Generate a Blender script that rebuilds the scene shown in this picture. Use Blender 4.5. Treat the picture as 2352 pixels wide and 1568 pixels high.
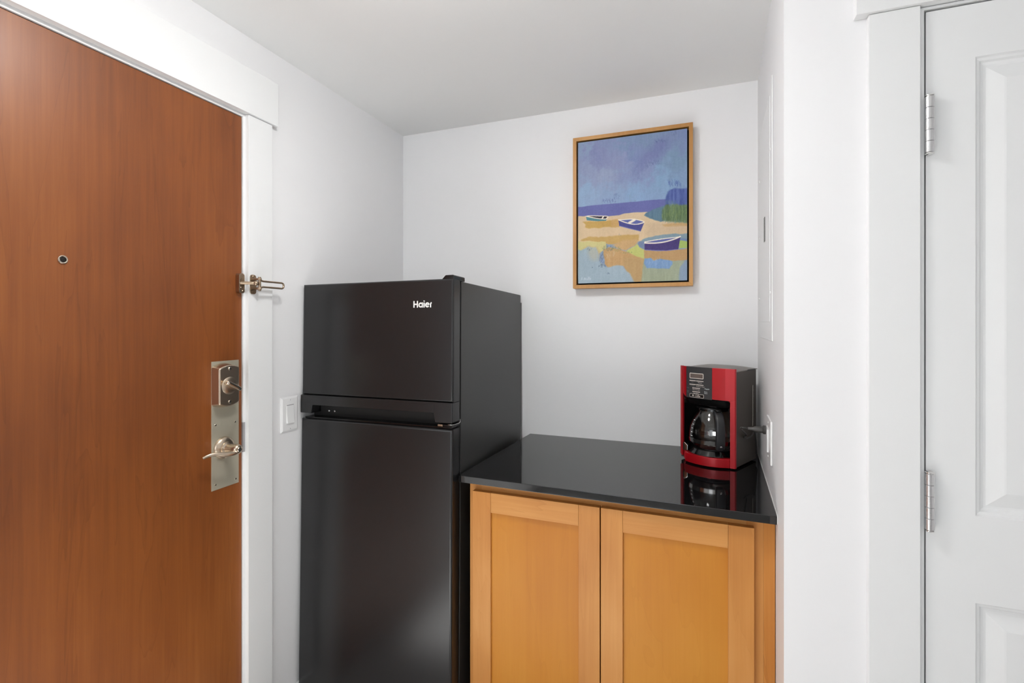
import bpy, bmesh, math, random
from mathutils import Vector, Matrix
random.seed(7)
sc = bpy.context.scene
for o in list(bpy.data.objects):
    bpy.data.objects.remove(o)
COL = sc.collection

# ------------------------------------------------------------------ camera
F, VPX, HOR, CX, CZ = 1114.0, 1594.0, 741.0, 1176.0, 1.397
TH = math.atan((VPX - CX) / F)
cam_d = bpy.data.cameras.new('camera')
cam_d.sensor_width = 36.0
cam_d.lens = 36.0 * F / 2352.0
cam_d.shift_y = -(784.0 - HOR) / 2352.0
cam_d.clip_start = 0.02
cam = bpy.data.objects.new('camera', cam_d)
cam.location = (0, 0, CZ)
cam.rotation_euler = (math.pi / 2, 0, TH)
COL.objects.link(cam)
sc.camera = cam

# ------------------------------------------------------------------ view, world, large lights
sc.view_settings.view_transform = 'Standard'
sc.view_settings.look = 'None'
sc.view_settings.gamma = 1.0
sc.view_settings.use_curve_mapping = False
sc.view_settings.exposure = 0.78
wd = bpy.data.worlds.new('world')
sc.world = wd
wd.use_nodes = True
bg = wd.node_tree.nodes['Background']
bg.inputs[0].default_value = (0.86, 0.92, 1.0, 1)
bg.inputs[1].default_value = 1.0
LAMP_MAIN, WINDOW_FILL_W, SUN_E = 32.0, 6.0, 26.0

ld = bpy.data.lights.new('added_window_fill', 'AREA')  # added fill light at an unseen, made-up window behind the camera
ld.shape = 'RECTANGLE'; ld.size = 1.15; ld.size_y = 1.3
ld.energy = WINDOW_FILL_W; ld.color = (0.97, 0.985, 1.0)
lo = bpy.data.objects.new('added_window_fill', ld)
lo.location = (-0.675, -2.46, 1.50); lo.rotation_euler = (math.pi / 2, 0, 0)   # shines into the room (+Y)
COL.objects.link(lo)

sd = bpy.data.lights.new('added_sun', 'SUN'); sd.energy = SUN_E; sd.angle = math.radians(0.6); sd.color = (0.975, 0.985, 1.0)
so = bpy.data.objects.new('added_sun', sd); so.rotation_euler = (math.radians(55.7), 0, math.radians(0))   # added; through the unseen window it lays an up-light patch on the floor
COL.objects.link(so)

# pixel of the photograph -> point on a plane of the place
RT = Vector((math.cos(TH), math.sin(TH), 0)); FW = Vector((-math.sin(TH), math.cos(TH), 0)); UPV = Vector((0, 0, 1))
def ray(u, v): return FW + RT * ((u - CX) / F) + UPV * ((HOR - v) / F)
def onX(u, v, X): k = ray(u, v); return Vector((0, 0, CZ)) + k * (X / k.x)
def onY(u, v, Y): k = ray(u, v); return Vector((0, 0, CZ)) + k * (Y / k.y)

# ------------------------------------------------------------------ materials
def lin(c):
    return tuple(((x / 255) / 12.92 if x / 255 <= 0.04045 else ((x / 255 + 0.055) / 1.055) ** 2.4) for x in c) + (1,)
MATS = {}
def mat(name, rgb, rough=0.5, metal=0.0, spec=0.5, coat=0.0, bump=None, var=0.0, vscale=6.0, aniso=0.0, stretch=(1, 1, 1), ior=1.5, emit=None):
    m = bpy.data.materials.new(name); m.use_nodes = True
    nt = m.node_tree; b = nt.nodes['Principled BSDF']
    c = lin(rgb)
    b.inputs['Base Color'].default_value = c
    b.inputs['Roughness'].default_value = rough
    b.inputs['Metallic'].default_value = metal
    b.inputs['Specular IOR Level'].default_value = spec
    b.inputs['IOR'].default_value = ior
    b.inputs['Coat Weight'].default_value = coat
    b.inputs['Coat Roughness'].default_value = 0.12
    b.inputs['Anisotropic'].default_value = aniso
    tc = nt.nodes.new('ShaderNodeTexCoord'); mp = nt.nodes.new('ShaderNodeMapping')
    mp.inputs['Scale'].default_value = stretch
    nt.links.new(tc.outputs['Object'], mp.inputs[0])
    if var > 0:
        n = nt.nodes.new('ShaderNodeTexNoise'); n.inputs['Scale'].default_value = vscale; n.inputs['Detail'].default_value = 5
        nt.links.new(mp.outputs[0], n.inputs['Vector'])
        r = nt.nodes.new('ShaderNodeValToRGB')
        r.color_ramp.elements[0].position = 0.3; r.color_ramp.elements[1].position = 0.7
        r.color_ramp.elements[0].color = tuple(x * (1 - var) for x in c[:3]) + (1,)
        r.color_ramp.elements[1].color = tuple(min(1, x * (1 + var)) for x in c[:3]) + (1,)
        nt.links.new(n.outputs['Fac'], r.inputs[0]); nt.links.new(r.outputs[0], b.inputs['Base Color'])
    if bump:
        n = nt.nodes.new('ShaderNodeTexNoise'); n.inputs['Scale'].default_value = bump[0]; n.inputs['Detail'].default_value = 4
        nt.links.new(mp.outputs[0], n.inputs['Vector'])
        bp = nt.nodes.new('ShaderNodeBump'); bp.inputs['Strength'].default_value = bump[1]; bp.inputs['Distance'].default_value = 0.002
        nt.links.new(n.outputs['Fac'], bp.inputs['Height']); nt.links.new(bp.outputs[0], b.inputs['Normal'])
    if emit:
        b.inputs['Emission Color'].default_value = lin(emit[0]); b.inputs['Emission Strength'].default_value = emit[1]
    MATS[name] = m
    return m

def wood(name, dark, mid, light, axis='Z', rough=0.35, scale=1.0, coat=0.0, figure=0.5, fine=0.5, pore=None, bands=(0.55, 5.5, 9.0), spec=0.5):
    """grain runs along axis; figure = broad wavy bands, fine = thin streaks"""
    m = bpy.data.materials.new(name); m.use_nodes = True
    nt = m.node_tree; b = nt.nodes['Principled BSDF']; L = nt.links.new
    b.inputs['Roughness'].default_value = rough; b.inputs['Specular IOR Level'].default_value = spec; b.inputs['Coat Weight'].default_value = coat; b.inputs['Coat Roughness'].default_value = 0.25
    tc = nt.nodes.new('ShaderNodeTexCoord')
    def mapped(s_along, s_across):
        mp = nt.nodes.new('ShaderNodeMapping')
        s = [s_across] * 3; s['XYZ'.index(axis)] = s_along
        mp.inputs['Scale'].default_value = [q * scale for q in s]
        L(tc.outputs['Object'], mp.inputs[0]); return mp
    n1 = nt.nodes.new('ShaderNodeTexNoise'); n1.inputs['Scale'].default_value = 1.0; n1.inputs['Detail'].default_value = 4; n1.inputs['Distortion'].default_value = 0.6
    L(mapped(bands[0], bands[1]).outputs[0], n1.inputs['Vector'])
    # cathedral lines: contour the broad noise
    ml = nt.nodes.new('ShaderNodeMath'); ml.operation = 'MULTIPLY'; ml.inputs[1].default_value = bands[2]; L(n1.outputs['Fac'], ml.inputs[0])
    fr = nt.nodes.new('ShaderNodeMath'); fr.operation = 'FRACT'; L(ml.outputs[0], fr.inputs[0])
    n2 = nt.nodes.new('ShaderNodeTexNoise'); n2.inputs['Scale'].default_value = 1.0; n2.inputs['Detail'].default_value = 6; n2.inputs['Roughness'].default_value = 0.65
    L(mapped(2.2, 75.0).outputs[0], n2.inputs['Vector'])
    n3 = nt.nodes.new('ShaderNodeTexNoise'); n3.inputs['Scale'].default_value = 1.0; n3.inputs['Detail'].default_value = 3
    L(mapped(1.3, 2.6).outputs[0], n3.inputs['Vector'])
    a1 = nt.nodes.new('ShaderNodeMath'); a1.operation = 'MULTIPLY_ADD'; a1.inputs[1].default_value = 0.22 * figure; L(fr.outputs[0], a1.inputs[0])
    a0 = nt.nodes.new('ShaderNodeMath'); a0.operation = 'MULTIPLY_ADD'; a0.inputs[1].default_value = 0.75 * fine; L(n2.outputs['Fac'], a0.inputs[0]); L(n3.outputs['Fac'], a0.inputs[2])
    L(a0.outputs[0], a1.inputs[2])
    r = nt.nodes.new('ShaderNodeValToRGB'); e = r.color_ramp.elements
    mean = 0.5 + 0.375 * fine + 0.11 * figure
    e[0].position = mean - 0.24; e[0].color = lin(dark); e[1].position = mean + 0.24; e[1].color = lin(light)
    q = r.color_ramp.elements.new(mean); q.color = lin(mid)
    L(a1.outputs[0], r.inputs[0])
    if pore:                       # thin dark cathedral contours
        gt = nt.nodes.new('ShaderNodeMapRange'); gt.inputs[1].default_value = 0.0; gt.inputs[2].default_value = 0.07
        gt.inputs[3].default_value = pore; gt.inputs[4].default_value = 0.0; L(fr.outputs[0], gt.inputs[0])
        mx = nt.nodes.new('ShaderNodeMixRGB'); mx.blend_type = 'MULTIPLY'; L(gt.outputs[0], mx.inputs[0]); L(r.outputs[0], mx.inputs[1])
        mx.inputs[2].default_value = (0.55, 0.5, 0.45, 1); L(mx.outputs[0], b.inputs['Base Color'])
    else:
        L(r.outputs[0], b.inputs['Base Color'])
    MATS[name] = m
    return m

mat('wall_paint', (244, 244, 245), 0.55, bump=(60, 0.06), spec=0.3)
mat('ceiling_paint', (246, 246, 245), 0.8, bump=(60, 0.05), spec=0.2)
mat('trim_paint', (240, 241, 241), 0.28, bump=(25, 0.05), spec=0.4)
mat('floor_carpet', (182, 181, 178), 0.95, var=0.25, vscale=90, bump=(300, 0.6), spec=0.1)
wood('door_veneer', (115, 61, 25), (137, 76, 32), (157, 93, 43), 'Z', rough=0.40, figure=0.08, fine=0.62, pore=0.25, coat=0.08, bands=(0.8, 8.0, 6.0))
wood('maple_vertical', (186, 120, 56), (205, 142, 74), (217, 158, 92), 'Z', rough=0.45, scale=1.2, figure=0.15, fine=0.35, pore=0.08, spec=0.3)
wood('maple_horizontal', (190, 124, 60), (208, 147, 80), (219, 162, 98), 'X', rough=0.45, scale=1.2, figure=0.2, fine=0.45, pore=0.14, spec=0.3)
wood('maple_panel', (183, 111, 32), (200, 131, 42), (212, 147, 56), 'Z', rough=0.45, scale=0.9, figure=0.12, fine=0.3, pore=0.06, spec=0.3)
wood('maple_filler', (166, 98, 34), (188, 120, 50), (204, 140, 70), 'Z', rough=0.45, scale=1.5, figure=0.35, fine=0.4, pore=0.22, spec=0.3)
wood('frame_wood', (176, 122, 62), (194, 142, 80), (206, 156, 94), 'Z', rough=0.4, scale=2.0, figure=0.2, fine=0.4)
mat('granite_black', (17, 17, 18), 0.05, spec=0.68, var=0.5, vscale=700, ior=1.55)
mat('fridge_black', (31, 31, 32), 0.24, spec=0.5, bump=(900, 0.05))
mat('fridge_side', (46, 46, 45), 0.36, spec=0.55, bump=(900, 0.08))
mat('fridge_gloss', (15, 15, 16), 0.15, spec=0.5)
mat('fridge_dark', (6, 6, 6), 0.6)
mat('logo_silver', (238, 236, 232), 0.35, metal=0.0)
mat('chrome', (225, 224, 222), 0.14, metal=1.0)
mat('hinge_steel', (214, 214, 215), 0.27, metal=1.0, bump=(200, 0.1))
mat('nickel', (206, 190, 170), 0.30, metal=1.0)
mat('nickel_bright', (214, 202, 186), 0.2, metal=1.0)
mat('bronze_nickel', (176, 156, 134), 0.28, metal=1.0)
mat('plate_steel', (186, 181, 163), 0.38, metal=0.35, bump=(300, 0.05), stretch=(1, 1, 8))
mat('strike_metal', (168, 168, 170), 0.45, metal=0.3)
mat('plastic_white', (240, 240, 240), 0.3)
mat('slot_dark', (40, 40, 42), 0.6)
mat('red_plastic', (186, 16, 30), 0.32, metal=0.25, coat=0.4)
mat('maker_black', (80, 72, 65), 0.4)
mat('maker_top', (104, 98, 90), 0.34)
mat('maker_cavity', (10, 10, 10), 0.3)
mat('control_grey', (58, 59, 61), 0.35)
mat('tower_sheen_tint', (118, 108, 98), 0.25)  # lightened base colour stands in for the bright reflection seen through the carafe
mat('gauge_clear', (150, 144, 136), 0.2)
mat('maker_gloss', (16, 16, 17), 0.08)
mat('print_silver', (226, 218, 208), 0.4)
mat('print_white', (214, 228, 228), 0.4)
mat('print_dim', (128, 128, 124), 0.4)
mat('lcd', (112, 100, 94), 0.2)
mat('handle_black', (42, 43, 45), 0.33)
mat('cord_black', (64, 62, 60), 0.4)
mat('gap_black', (20, 12, 8), 0.7)
mat('lamp_metal', (225, 225, 222), 0.4)
mat('caulk', (236, 236, 234), 0.5)
mat('latch_grey', (120, 120, 118), 0.5, var=0.4, vscale=300)

def glass_mat():
    m = bpy.data.materials.new('carafe_glass'); m.use_nodes = True
    b = m.node_tree.nodes['Principled BSDF']
    b.inputs['Base Color'].default_value = (0.93, 0.93, 0.92, 1); b.inputs['Roughness'].default_value = 0.02
    b.inputs['Transmission Weight'].default_value = 1.0; b.inputs['IOR'].default_value = 1.45
    MATS['carafe_glass'] = m
glass_mat()
def dome_mat(name, strength):
    m = bpy.data.materials.new(name); m.use_nodes = True
    b = m.node_tree.nodes['Principled BSDF']
    b.inputs['Base Color'].default_value = (0.9, 0.9, 0.9, 1)
    b.inputs['Emission Color'].default_value = (1, 0.994, 0.985, 1); b.inputs['Emission Strength'].default_value = strength
    MATS[name] = m
dome_mat('lamp_glass_main', LAMP_MAIN)

# ------------------------------------------------------------------ object helpers
def root_of(p):
    while p.parent: p = p.parent
    return p
def link(name, me, m, parent=None, world=True, smooth=False, matrix=None):
    o = bpy.data.objects.new(name, me)
    COL.objects.link(o)
    if m and not me.materials: me.materials.append(MATS[m] if isinstance(m, str) else m)
    if smooth:
        for p in me.polygons: p.use_smooth = True
    if parent:
        o.parent = parent
        r = root_of(parent)
        if world and r.get('_shift', 1):
            if parent is r or True:
                me.transform(Matrix.Translation(-r.location))
    return o
def thing(name, loc, label=None, cat=None, kind=None, matrix=None, group=None):
    o = bpy.data.objects.new(name, None); o.empty_display_size = 0.05
    COL.objects.link(o)
    if matrix is not None: o.matrix_world = matrix; o['_shift'] = 0
    else: o.location = loc; o['_shift'] = 1
    if label: o['label'] = label
    if cat: o['category'] = cat
    if kind: o['kind'] = kind
    if group: o['group'] = group
    ROOTS.append(o)
    return o
ROOTS = []
def fin(bm, name):
    bmesh.ops.recalc_face_normals(bm, faces=bm.faces)
    me = bpy.data.meshes.new(name); bm.to_mesh(me); bm.free(); return me
def add_box(bm, x0, x1, y0, y1, z0, z1):
    x0, x1 = min(x0, x1), max(x0, x1); y0, y1 = min(y0, y1), max(y0, y1); z0, z1 = min(z0, z1), max(z0, z1)
    v = [bm.verts.new(p) for p in ((x0, y0, z0), (x1, y0, z0), (x1, y1, z0), (x0, y1, z0), (x0, y0, z1), (x1, y0, z1), (x1, y1, z1), (x0, y1, z1))]
    for f in ((0, 3, 2, 1), (4, 5, 6, 7), (0, 1, 5, 4), (1, 2, 6, 5), (2, 3, 7, 6), (3, 0, 4, 7)):
        bm.faces.new([v[i] for i in f])
    return v
def box(name, x0, x1, y0, y1, z0, z1, m, parent=None, bev=0.0, seg=2, smooth=False):
    bm = bmesh.new(); add_box(bm, x0, x1, y0, y1, z0, z1)
    if bev > 0:
        bmesh.ops.bevel(bm, geom=list(bm.edges), offset=bev, segments=seg, affect='EDGES', profile=0.5)
    o = link(name, fin(bm, name), m, parent)
    if bev > 0: auto_smooth(o)
    return o
def auto_smooth(o, ang=35):
    me = o.data
    for p in me.polygons: p.use_smooth = True
    bm = bmesh.new(); bm.from_mesh(me)
    for e in bm.edges:
        if len(e.link_faces) == 2 and e.calc_face_angle(0) > math.radians(ang): e.smooth = False
    bm.to_mesh(me); bm.free()
    wn = o.modifiers.new('weighted_normal', 'WEIGHTED_NORMAL'); wn.keep_sharp = True; wn.weight = 100
def prism(name, pts, axis, a, b, m, parent=None, bev=0.0, seg=2, ang=35):
    """polygon (2D) extruded along axis from a to b. axis X: pts=(y,z); Y: (x,z); Z: (x,y)"""
    bm = bmesh.new()
    def P3(p, t): return (t, p[0], p[1]) if axis == 'X' else ((p[0], t, p[1]) if axis == 'Y' else (p[0], p[1], t))
    A = [bm.verts.new(P3(p, a)) for p in pts]; B = [bm.verts.new(P3(p, b)) for p in pts]
    bm.faces.new(A); bm.faces.new(B[::-1]); n = len(pts)
    for i in range(n): bm.faces.new((A[i], A[(i + 1) % n], B[(i + 1) % n], B[i]))
    bmesh.ops.recalc_face_normals(bm, faces=bm.faces)
    if bev > 0:
        es = [e for e in bm.edges if e.calc_face_angle(0) > math.radians(30)]
        bmesh.ops.bevel(bm, geom=es, offset=bev, segments=seg, affect='EDGES', profile=0.5, clamp_overlap=True)
    o = link(name, fin(bm, name), m, parent); auto_smooth(o, ang); return o
def lathe(name, prof, origin, axis, m, parent=None, seg=32, ang=40, closed=False):
    """prof = [(r, h)] revolved about axis (Vector) through origin"""
    ax = Vector(axis).normalized(); q = ax.to_track_quat('Z', 'Y').to_matrix(); org = Vector(origin)
    bm = bmesh.new(); rings = []
    for r, h in prof:
        if r < 1e-6: rings.append([bm.verts.new(org + q @ Vector((0, 0, h)))])
        else: rings.append([bm.verts.new(org + q @ Vector((r * math.cos(2 * math.pi * i / seg), r * math.sin(2 * math.pi * i / seg), h))) for i in range(seg)])
    prs = list(zip(rings, rings[1:])) + ([(rings[-1], rings[0])] if closed else [])
    for A, B in prs:
        for i in range(seg):
            j = (i + 1) % seg
            if len(A) == 1 and len(B) == 1: continue
            if len(A) == 1: bm.faces.new((A[0], B[i], B[j]))
            elif len(B) == 1: bm.faces.new((A[i], A[j], B[0]))
            else: bm.faces.new((A[i], A[j], B[j], B[i]))
    o = link(name, fin(bm, name), m, parent); auto_smooth(o, ang); return o
def tube_bm(bm, pts, rad, seg=10, cap=True):
    pts = [Vector(p) for p in pts]; n = len(pts)
    rs = rad if isinstance(rad, (list, tuple)) else [rad] * n
    prev = None; rings = []
    for i, p in enumerate(pts):
        t = (pts[min(i + 1, n - 1)] - pts[max(i - 1, 0)]).normalized()
        if prev is None:
            nrm = t.orthogonal().normalized()
        else:
            nrm = (prev - t * prev.dot(t)).normalized()
        prev = nrm; bn = t.cross(nrm)
        rings.append([bm.verts.new(p + (nrm * math.cos(2 * math.pi * k / seg) + bn * math.sin(2 * math.pi * k / seg)) * rs[i]) for k in range(seg)])
    for A, B in zip(rings, rings[1:]):
        for k in range(seg): bm.faces.new((A[k], A[(k + 1) % seg], B[(k + 1) % seg], B[k]))
    if cap: bm.faces.new(rings[0][::-1]); bm.faces.new(rings[-1])
def tube(name, pts, rad, m, parent=None, seg=10, smoothn=0):
    if smoothn: pts = catmull(pts, smoothn)
    bm = bmesh.new(); tube_bm(bm, pts, rad, seg)
    o = link(name, fin(bm, name), m, parent); auto_smooth(o, 50); return o
def catmull(P, n):
    P = [Vector(p) for p in P]; out = []
    for i in range(len(P) - 1):
        p0 = P[max(i - 1, 0)]; p1 = P[i]; p2 = P[i + 1]; p3 = P[min(i + 2, len(P) - 1)]
        for k in range(n):
            t = k / n
            out.append(0.5 * ((2 * p1) + (p2 - p0) * t + (2 * p0 - 5 * p1 + 4 * p2 - p3) * t * t + (3 * p1 - p0 - 3 * p2 + p3) * t ** 3))
    out.append(P[-1]); return out
def rrect(y0, y1, z0, z1, r, n=5):
    pts = []
    for cx_, cz_, a0 in ((y1 - r, z1 - r, 0), (y0 + r, z1 - r, 90), (y0 + r, z0 + r, 180), (y1 - r, z0 + r, 270)):
        for k in range(n + 1):
            a = math.radians(a0 + 90 * k / n); pts.append((cx_ + r * math.cos(a), cz_ + r * math.sin(a)))
    return pts
def struct(o): o['kind'] = 'structure'; return o
SCREW = {}
def screw(loc, axis, parent, r=0.0035, h=0.0015, m='nickel_bright', name='screw'):
    """slotted screw head; mesh shared by alike screws"""
    key = (r, h, m)
    if key not in SCREW:
        bm = bmesh.new(); n = 12; prof = [(r, 0), (r, h * 0.5), (r * 0.72, h)]
        rings = [[bm.verts.new((a * math.cos(2 * math.pi * i / n), a * math.sin(2 * math.pi * i / n), b)) for i in range(n)] for a, b in prof]
        for A, B in zip(rings, rings[1:]):
            for i in range(n): bm.faces.new((A[i], A[(i + 1) % n], B[(i + 1) % n], B[i]))
        bm.faces.new(rings[-1]); bm.faces.new(rings[0][::-1])
        me = fin(bm, 'screw'); me.materials.append(MATS[m]); me.materials.append(MATS['slot_dark'])
        bm = bmesh.new(); bm.from_mesh(me)
        s0 = len(bm.faces); add_box(bm, -r * 0.75, r * 0.75, -r * 0.12, r * 0.12, h * 0.6, h * 1.04)
        bm.faces.ensure_lookup_table()
        for f in bm.faces[s0:]: f.material_index = 1
        bm.to_mesh(me); bm.free(); SCREW[key] = me
    o = bpy.data.objects.new(name, SCREW[key]); COL.objects.link(o); o.parent = parent
    r_ = root_of(parent); L = Vector(loc) - (r_.location if r_.get('_shift', 1) else Vector())
    o.matrix_basis = Matrix.Translation(L) @ Vector(axis).to_track_quat('Z', 'Y').to_matrix().to_4x4() @ Matrix.Rotation(random.uniform(0, 3), 4, 'Z')
    return o

# ------------------------------------------------------------------ room shell
XL, YB, ZC, YF = -1.314, 2.007, 2.297, 1.24          # left wall, back wall, ceiling, closet wall
XR, YR = 1.55, -2.3                                    # the room behind the camera
RW0, RW1 = 0.190, 0.222                               # niche side wall: X at YF and at YB
DY0, DY1, DZ = 0.205, 1.127, 2.046                    # entry door opening
def wallbox(name, boxes, m='wall_paint'):
    bm = bmesh.new()
    for b in boxes: add_box(bm, *b)
    return struct(link(name, fin(bm, name), m))
struct(box('floor', XL - 0.14, XR + 0.1, YR - 0.1, YB + 0.1, -0.05, 0, 'floor_carpet'))
struct(box('ceiling', XL - 0.14, XR + 0.1, YR - 0.1, YB + 0.1, ZC, ZC + 0.06, 'ceiling_paint'))
wallbox('wall_left', [(XL - 0.14, XL, YR, DY0, 0, ZC), (XL - 0.14, XL, DY1, YB, 0, ZC), (XL - 0.14, XL, DY0, DY1, DZ, ZC), (XL - 0.14, XL - 0.10, DY0, DY1, 0, DZ)])
wallbox('wall_back', [(XL - 0.14, XR, YB, YB + 0.1, 0, ZC)])
CX0, CX1, CZT = 0.444, 1.170, 2.046                   # closet opening
bm = bmesh.new()
P_ = [(RW0, YF), (CX0, YF), (CX0, YF + 0.12), (RW1 + 0.1, YF + 0.12), (RW1 + 0.1, YB), (RW1, YB)]
A = [bm.verts.new((x, y, 0)) for x, y in P_]; B = [bm.verts.new((x, y, ZC)) for x, y in P_]
bm.faces.new(A[::-1]); bm.faces.new(B)
for i in range(6): bm.faces.new((A[i], A[(i + 1) % 6], B[(i + 1) % 6], B[i]))
struct(link('wall_niche', fin(bm, 'wall_niche'), 'wall_paint'))
wallbox('wall_front', [(CX0, CX1, YF, YF + 0.12, CZT, ZC), (CX1, XR, YF, YF + 0.12, 0, ZC), (CX0, CX1, YF + 0.09, YF + 0.12, 0, CZT)])
wallbox('wall_right', [(XR, XR + 0.1, YR, YF, 0, ZC)])
# rear wall with an added window, sized to drop light before the niche
wx0, wx1, wz0, wz1 = -1.25, -0.10, 0.85, 2.15
wallbox('wall_rear', [(XL, wx0, YR - 0.1, YR, 0, ZC), (wx1, XR, YR - 0.1, YR, 0, ZC), (wx0, wx1, YR - 0.1, YR, 0, wz0), (wx0, wx1, YR - 0.1, YR, wz1, ZC)])
w = thing('added_window_1', (-0.675, YR, wz0), kind='structure')
for x in (wx0 + 0.02, -0.675, wx1 - 0.02): box('added_window_frame', x - 0.02, x + 0.02, YR - 0.05, YR - 0.01, wz0, wz1, 'trim_paint', w)
for z in (wz0 + 0.02, wz1 - 0.02): box('added_window_rail', wx0, wx1, YR - 0.048, YR - 0.012, z - 0.02, z + 0.02, 'trim_paint', w)

# baseboards
struct(box('baseboard_left', XL, XL + 0.014, 1.2195, YB, 0, 0.13, 'trim_paint', bev=0.003))
struct(box('baseboard_back', XL + 0.014, -0.67, YB - 0.014, YB, 0, 0.13, 'trim_paint', bev=0.003))
struct(box('baseboard_front', RW0 + 0.002, 0.344, YF - 0.014, YF, 0, 0.13, 'trim_paint', bev=0.003))

# ------------------------------------------------------------------ entry door trim
t = thing('trim_1', (XL, 1.12, 0), kind='structure')
CF, HF = -1.300, -1.292
box('side_casing', XL, CF, DY1, 1.219, 0, 2.047, 'trim_paint', t, bev=0.0015)
box('side_casing', XL, CF, 0.113, DY0, 0, 2.047, 'trim_paint', t, bev=0.0015)
box('header', XL, HF, 0.095, 1.2365, 2.0475, 2.188, 'trim_paint', t, bev=0.0015)
box('door_jamb', XL - 0.10, XL, 1.1195, DY1, 0, 2.046, 'trim_paint', t)
box('door_jamb', XL - 0.10, XL, DY0, 0.2125, 0, 2.046, 'trim_paint', t)
box('head_jamb', XL - 0.10, XL, 0.2125, 1.1195, 2.0385, 2.046, 'trim_paint', t)
box('strike_plate', XL - 0.03, XL + 0.0012, 1.1185, 1.1255, 0.995, 1.087, 'strike_metal', t)

# ------------------------------------------------------------------ entry door
D = -1.318
dr = thing('door_1', (D, 0.66, 0), kind='structure', label='cherry veneer flush entry door with satin nickel lockset')
slab = box('door_slab', D - 0.044, D, 0.2145, 1.1175, 0.008, 2.0365, 'door_veneer', dr, bev=0.0012)
# peephole
pk = onX(143.5, 596, D)
ph = lathe('peephole', [(0.0095, 0), (0.0095, 0.0025), (0.008, 0.0035), (0.0062, 0.003), (0.0058, 0.0005)], pk, (1, 0, 0), 'nickel_bright', dr, 24)
lathe('lens', [(0.0062, 0.0004), (0.004, 0.0012), (0, 0.0016)], pk, (1, 0, 0), 'gap_black', ph, 20)
# escutcheon plate
lp = box('lock_plate', D, D + 0.0015, 1.016, 1.106, 0.905, 1.283, 'plate_steel', dr)
for (a, b) in ((1.028, 1.096), (1.093, 1.094), (1.028, 0.921), (1.095, 0.919)): screw((D + 0.0015, a, b), (1, 0, 0), lp, r=0.0032, h=0.0014)
# deadbolt: shield-shaped tapered box
def shield(name, x0, x1, c, hw, hh, sag, taper, m, parent, bev):
    bm = bmesh.new(); rings = []
    for x, k in ((x0, 1.0), (x1, taper)):
        pts = []
        n = 8
        for i in range(n + 1):
            s = -1 + 2 * i / n; pts.append((c[0] + s * hw * k, c[1] + (hh - sag * s * s) * k))
        for i in range(n + 1):
            s = 1 - 2 * i / n; pts.append((c[0] + s * hw * k, c[1] - (hh - sag * s * s) * k))
        rings.append([bm.verts.new((x, p[0], p[1])) for p in pts])
    n = len(rings[0])
    bm.faces.new(rings[0]); top = bm.faces.new(rings[1][::-1])
    for i in range(n): bm.faces.new((rings[0][i], rings[0][(i + 1) % n], rings[1][(i + 1) % n], rings[1][i]))
    bmesh.ops.recalc_face_normals(bm, faces=bm.faces)
    es = [e for e in bm.edges if e.calc_face_angle(0) > math.radians(35) and not all(abs(v.co.x - x0) < 1e-6 for v in e.verts)]
    bmesh.ops.bevel(bm, geom=es, offset=bev, segments=3, affect='EDGES', profile=0.5)
    o = link(name, fin(bm, name), m, parent); auto_smooth(o, 40); return o
dc = (1.052, 1.211)
db = shield('deadbolt', D + 0.0015, D + 0.030, dc, 0.036, 0.066, 0.010, 0.92, 'nickel', dr, 0.004)
fx = D + 0.030
screw((fx, dc[0], dc[1] + 0.050), (1, 0, 0), db, r=0.0052, h=0.0022)
screw((fx, dc[0], dc[1] - 0.048), (1, 0, 0), db, r=0.0052, h=0.0022)
lathe('turn_rose', [(0.027, -0.001), (0.024, 0.0018), (0.017, 0.0038), (0, 0.005)], (fx, dc[0], dc[1]), (1, 0, 0), 'nickel', db, 32)
bm = bmesh.new()
rings = []
for xx, ww, hh in ((0.003, 0.0070, 0.017), (0.009, 0.0072, 0.0255), (0.015, 0.0070, 0.0280), (0.0185, 0.0064, 0.0276), (0.0205, 0.0050, 0.0262), (0.0218, 0.0030, 0.0235), (0.0224, 0.0010, 0.0190)):
    rg = []
    for k in range(20):
        a = 2 * math.pi * k / 20
        yy = math.copysign(abs(math.cos(a)) ** 0.5, math.cos(a)) * hh; zz = math.copysign(abs(math.sin(a)) ** 0.5, math.sin(a)) * ww
        ca, sa = math.cos(math.radians(-30)), math.sin(math.radians(-30))
        rg.append(bm.verts.new((fx + xx, dc[0] + yy * ca - zz * sa, dc[1] + yy * sa + zz * ca)))
    rings.append(rg)
for A, B in zip(rings, rings[1:]):
    for k in range(20): bm.faces.new((A[k], A[(k + 1) % 20], B[(k + 1) % 20], B[k]))
bm.faces.new(rings[-1]); bm.faces.new(rings[0][::-1])
o = link('thumb_turn', fin(bm, 'thumb_turn'), 'nickel_bright', db); auto_smooth(o, 40)
# lever handle
lc = (1.055, 1.024)
lv = lathe('lever_rose', [(0.033, 0.0015), (0.033, 0.005), (0.030, 0.010), (0.023, 0.0135), (0.019, 0.0145), (0.019, 0.018), (0.0135, 0.021), (0.0125, 0.036), (0.0145, 0.046), (0.015, 0.056), (0.013, 0.062), (0.0095, 0.0645), (0.0085, 0.0635), (0, 0.0635)], (D, lc[0], lc[1]), (1, 0, 0), 'nickel', dr, 36)
pts = catmull([(D + 0.054, lc[0] + 0.004, lc[1] - 0.004), (D + 0.056, lc[0] - 0.014, lc[1] - 0.0085), (D + 0.054, lc[0] - 0.036, lc[1] - 0.007), (D + 0.047, lc[0] - 0.058, lc[1] - 0.001), (D + 0.040, lc[0] - 0.076, lc[1] - 0.001), (D + 0.034, lc[0] - 0.090, lc[1] - 0.006)], 6)
bm = bmesh.new(); tube_bm(bm, pts, [0.0110 - 0.0072 * (i / (len(pts) - 1)) ** 0.6 for i in range(len(pts))], 14)
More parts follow.
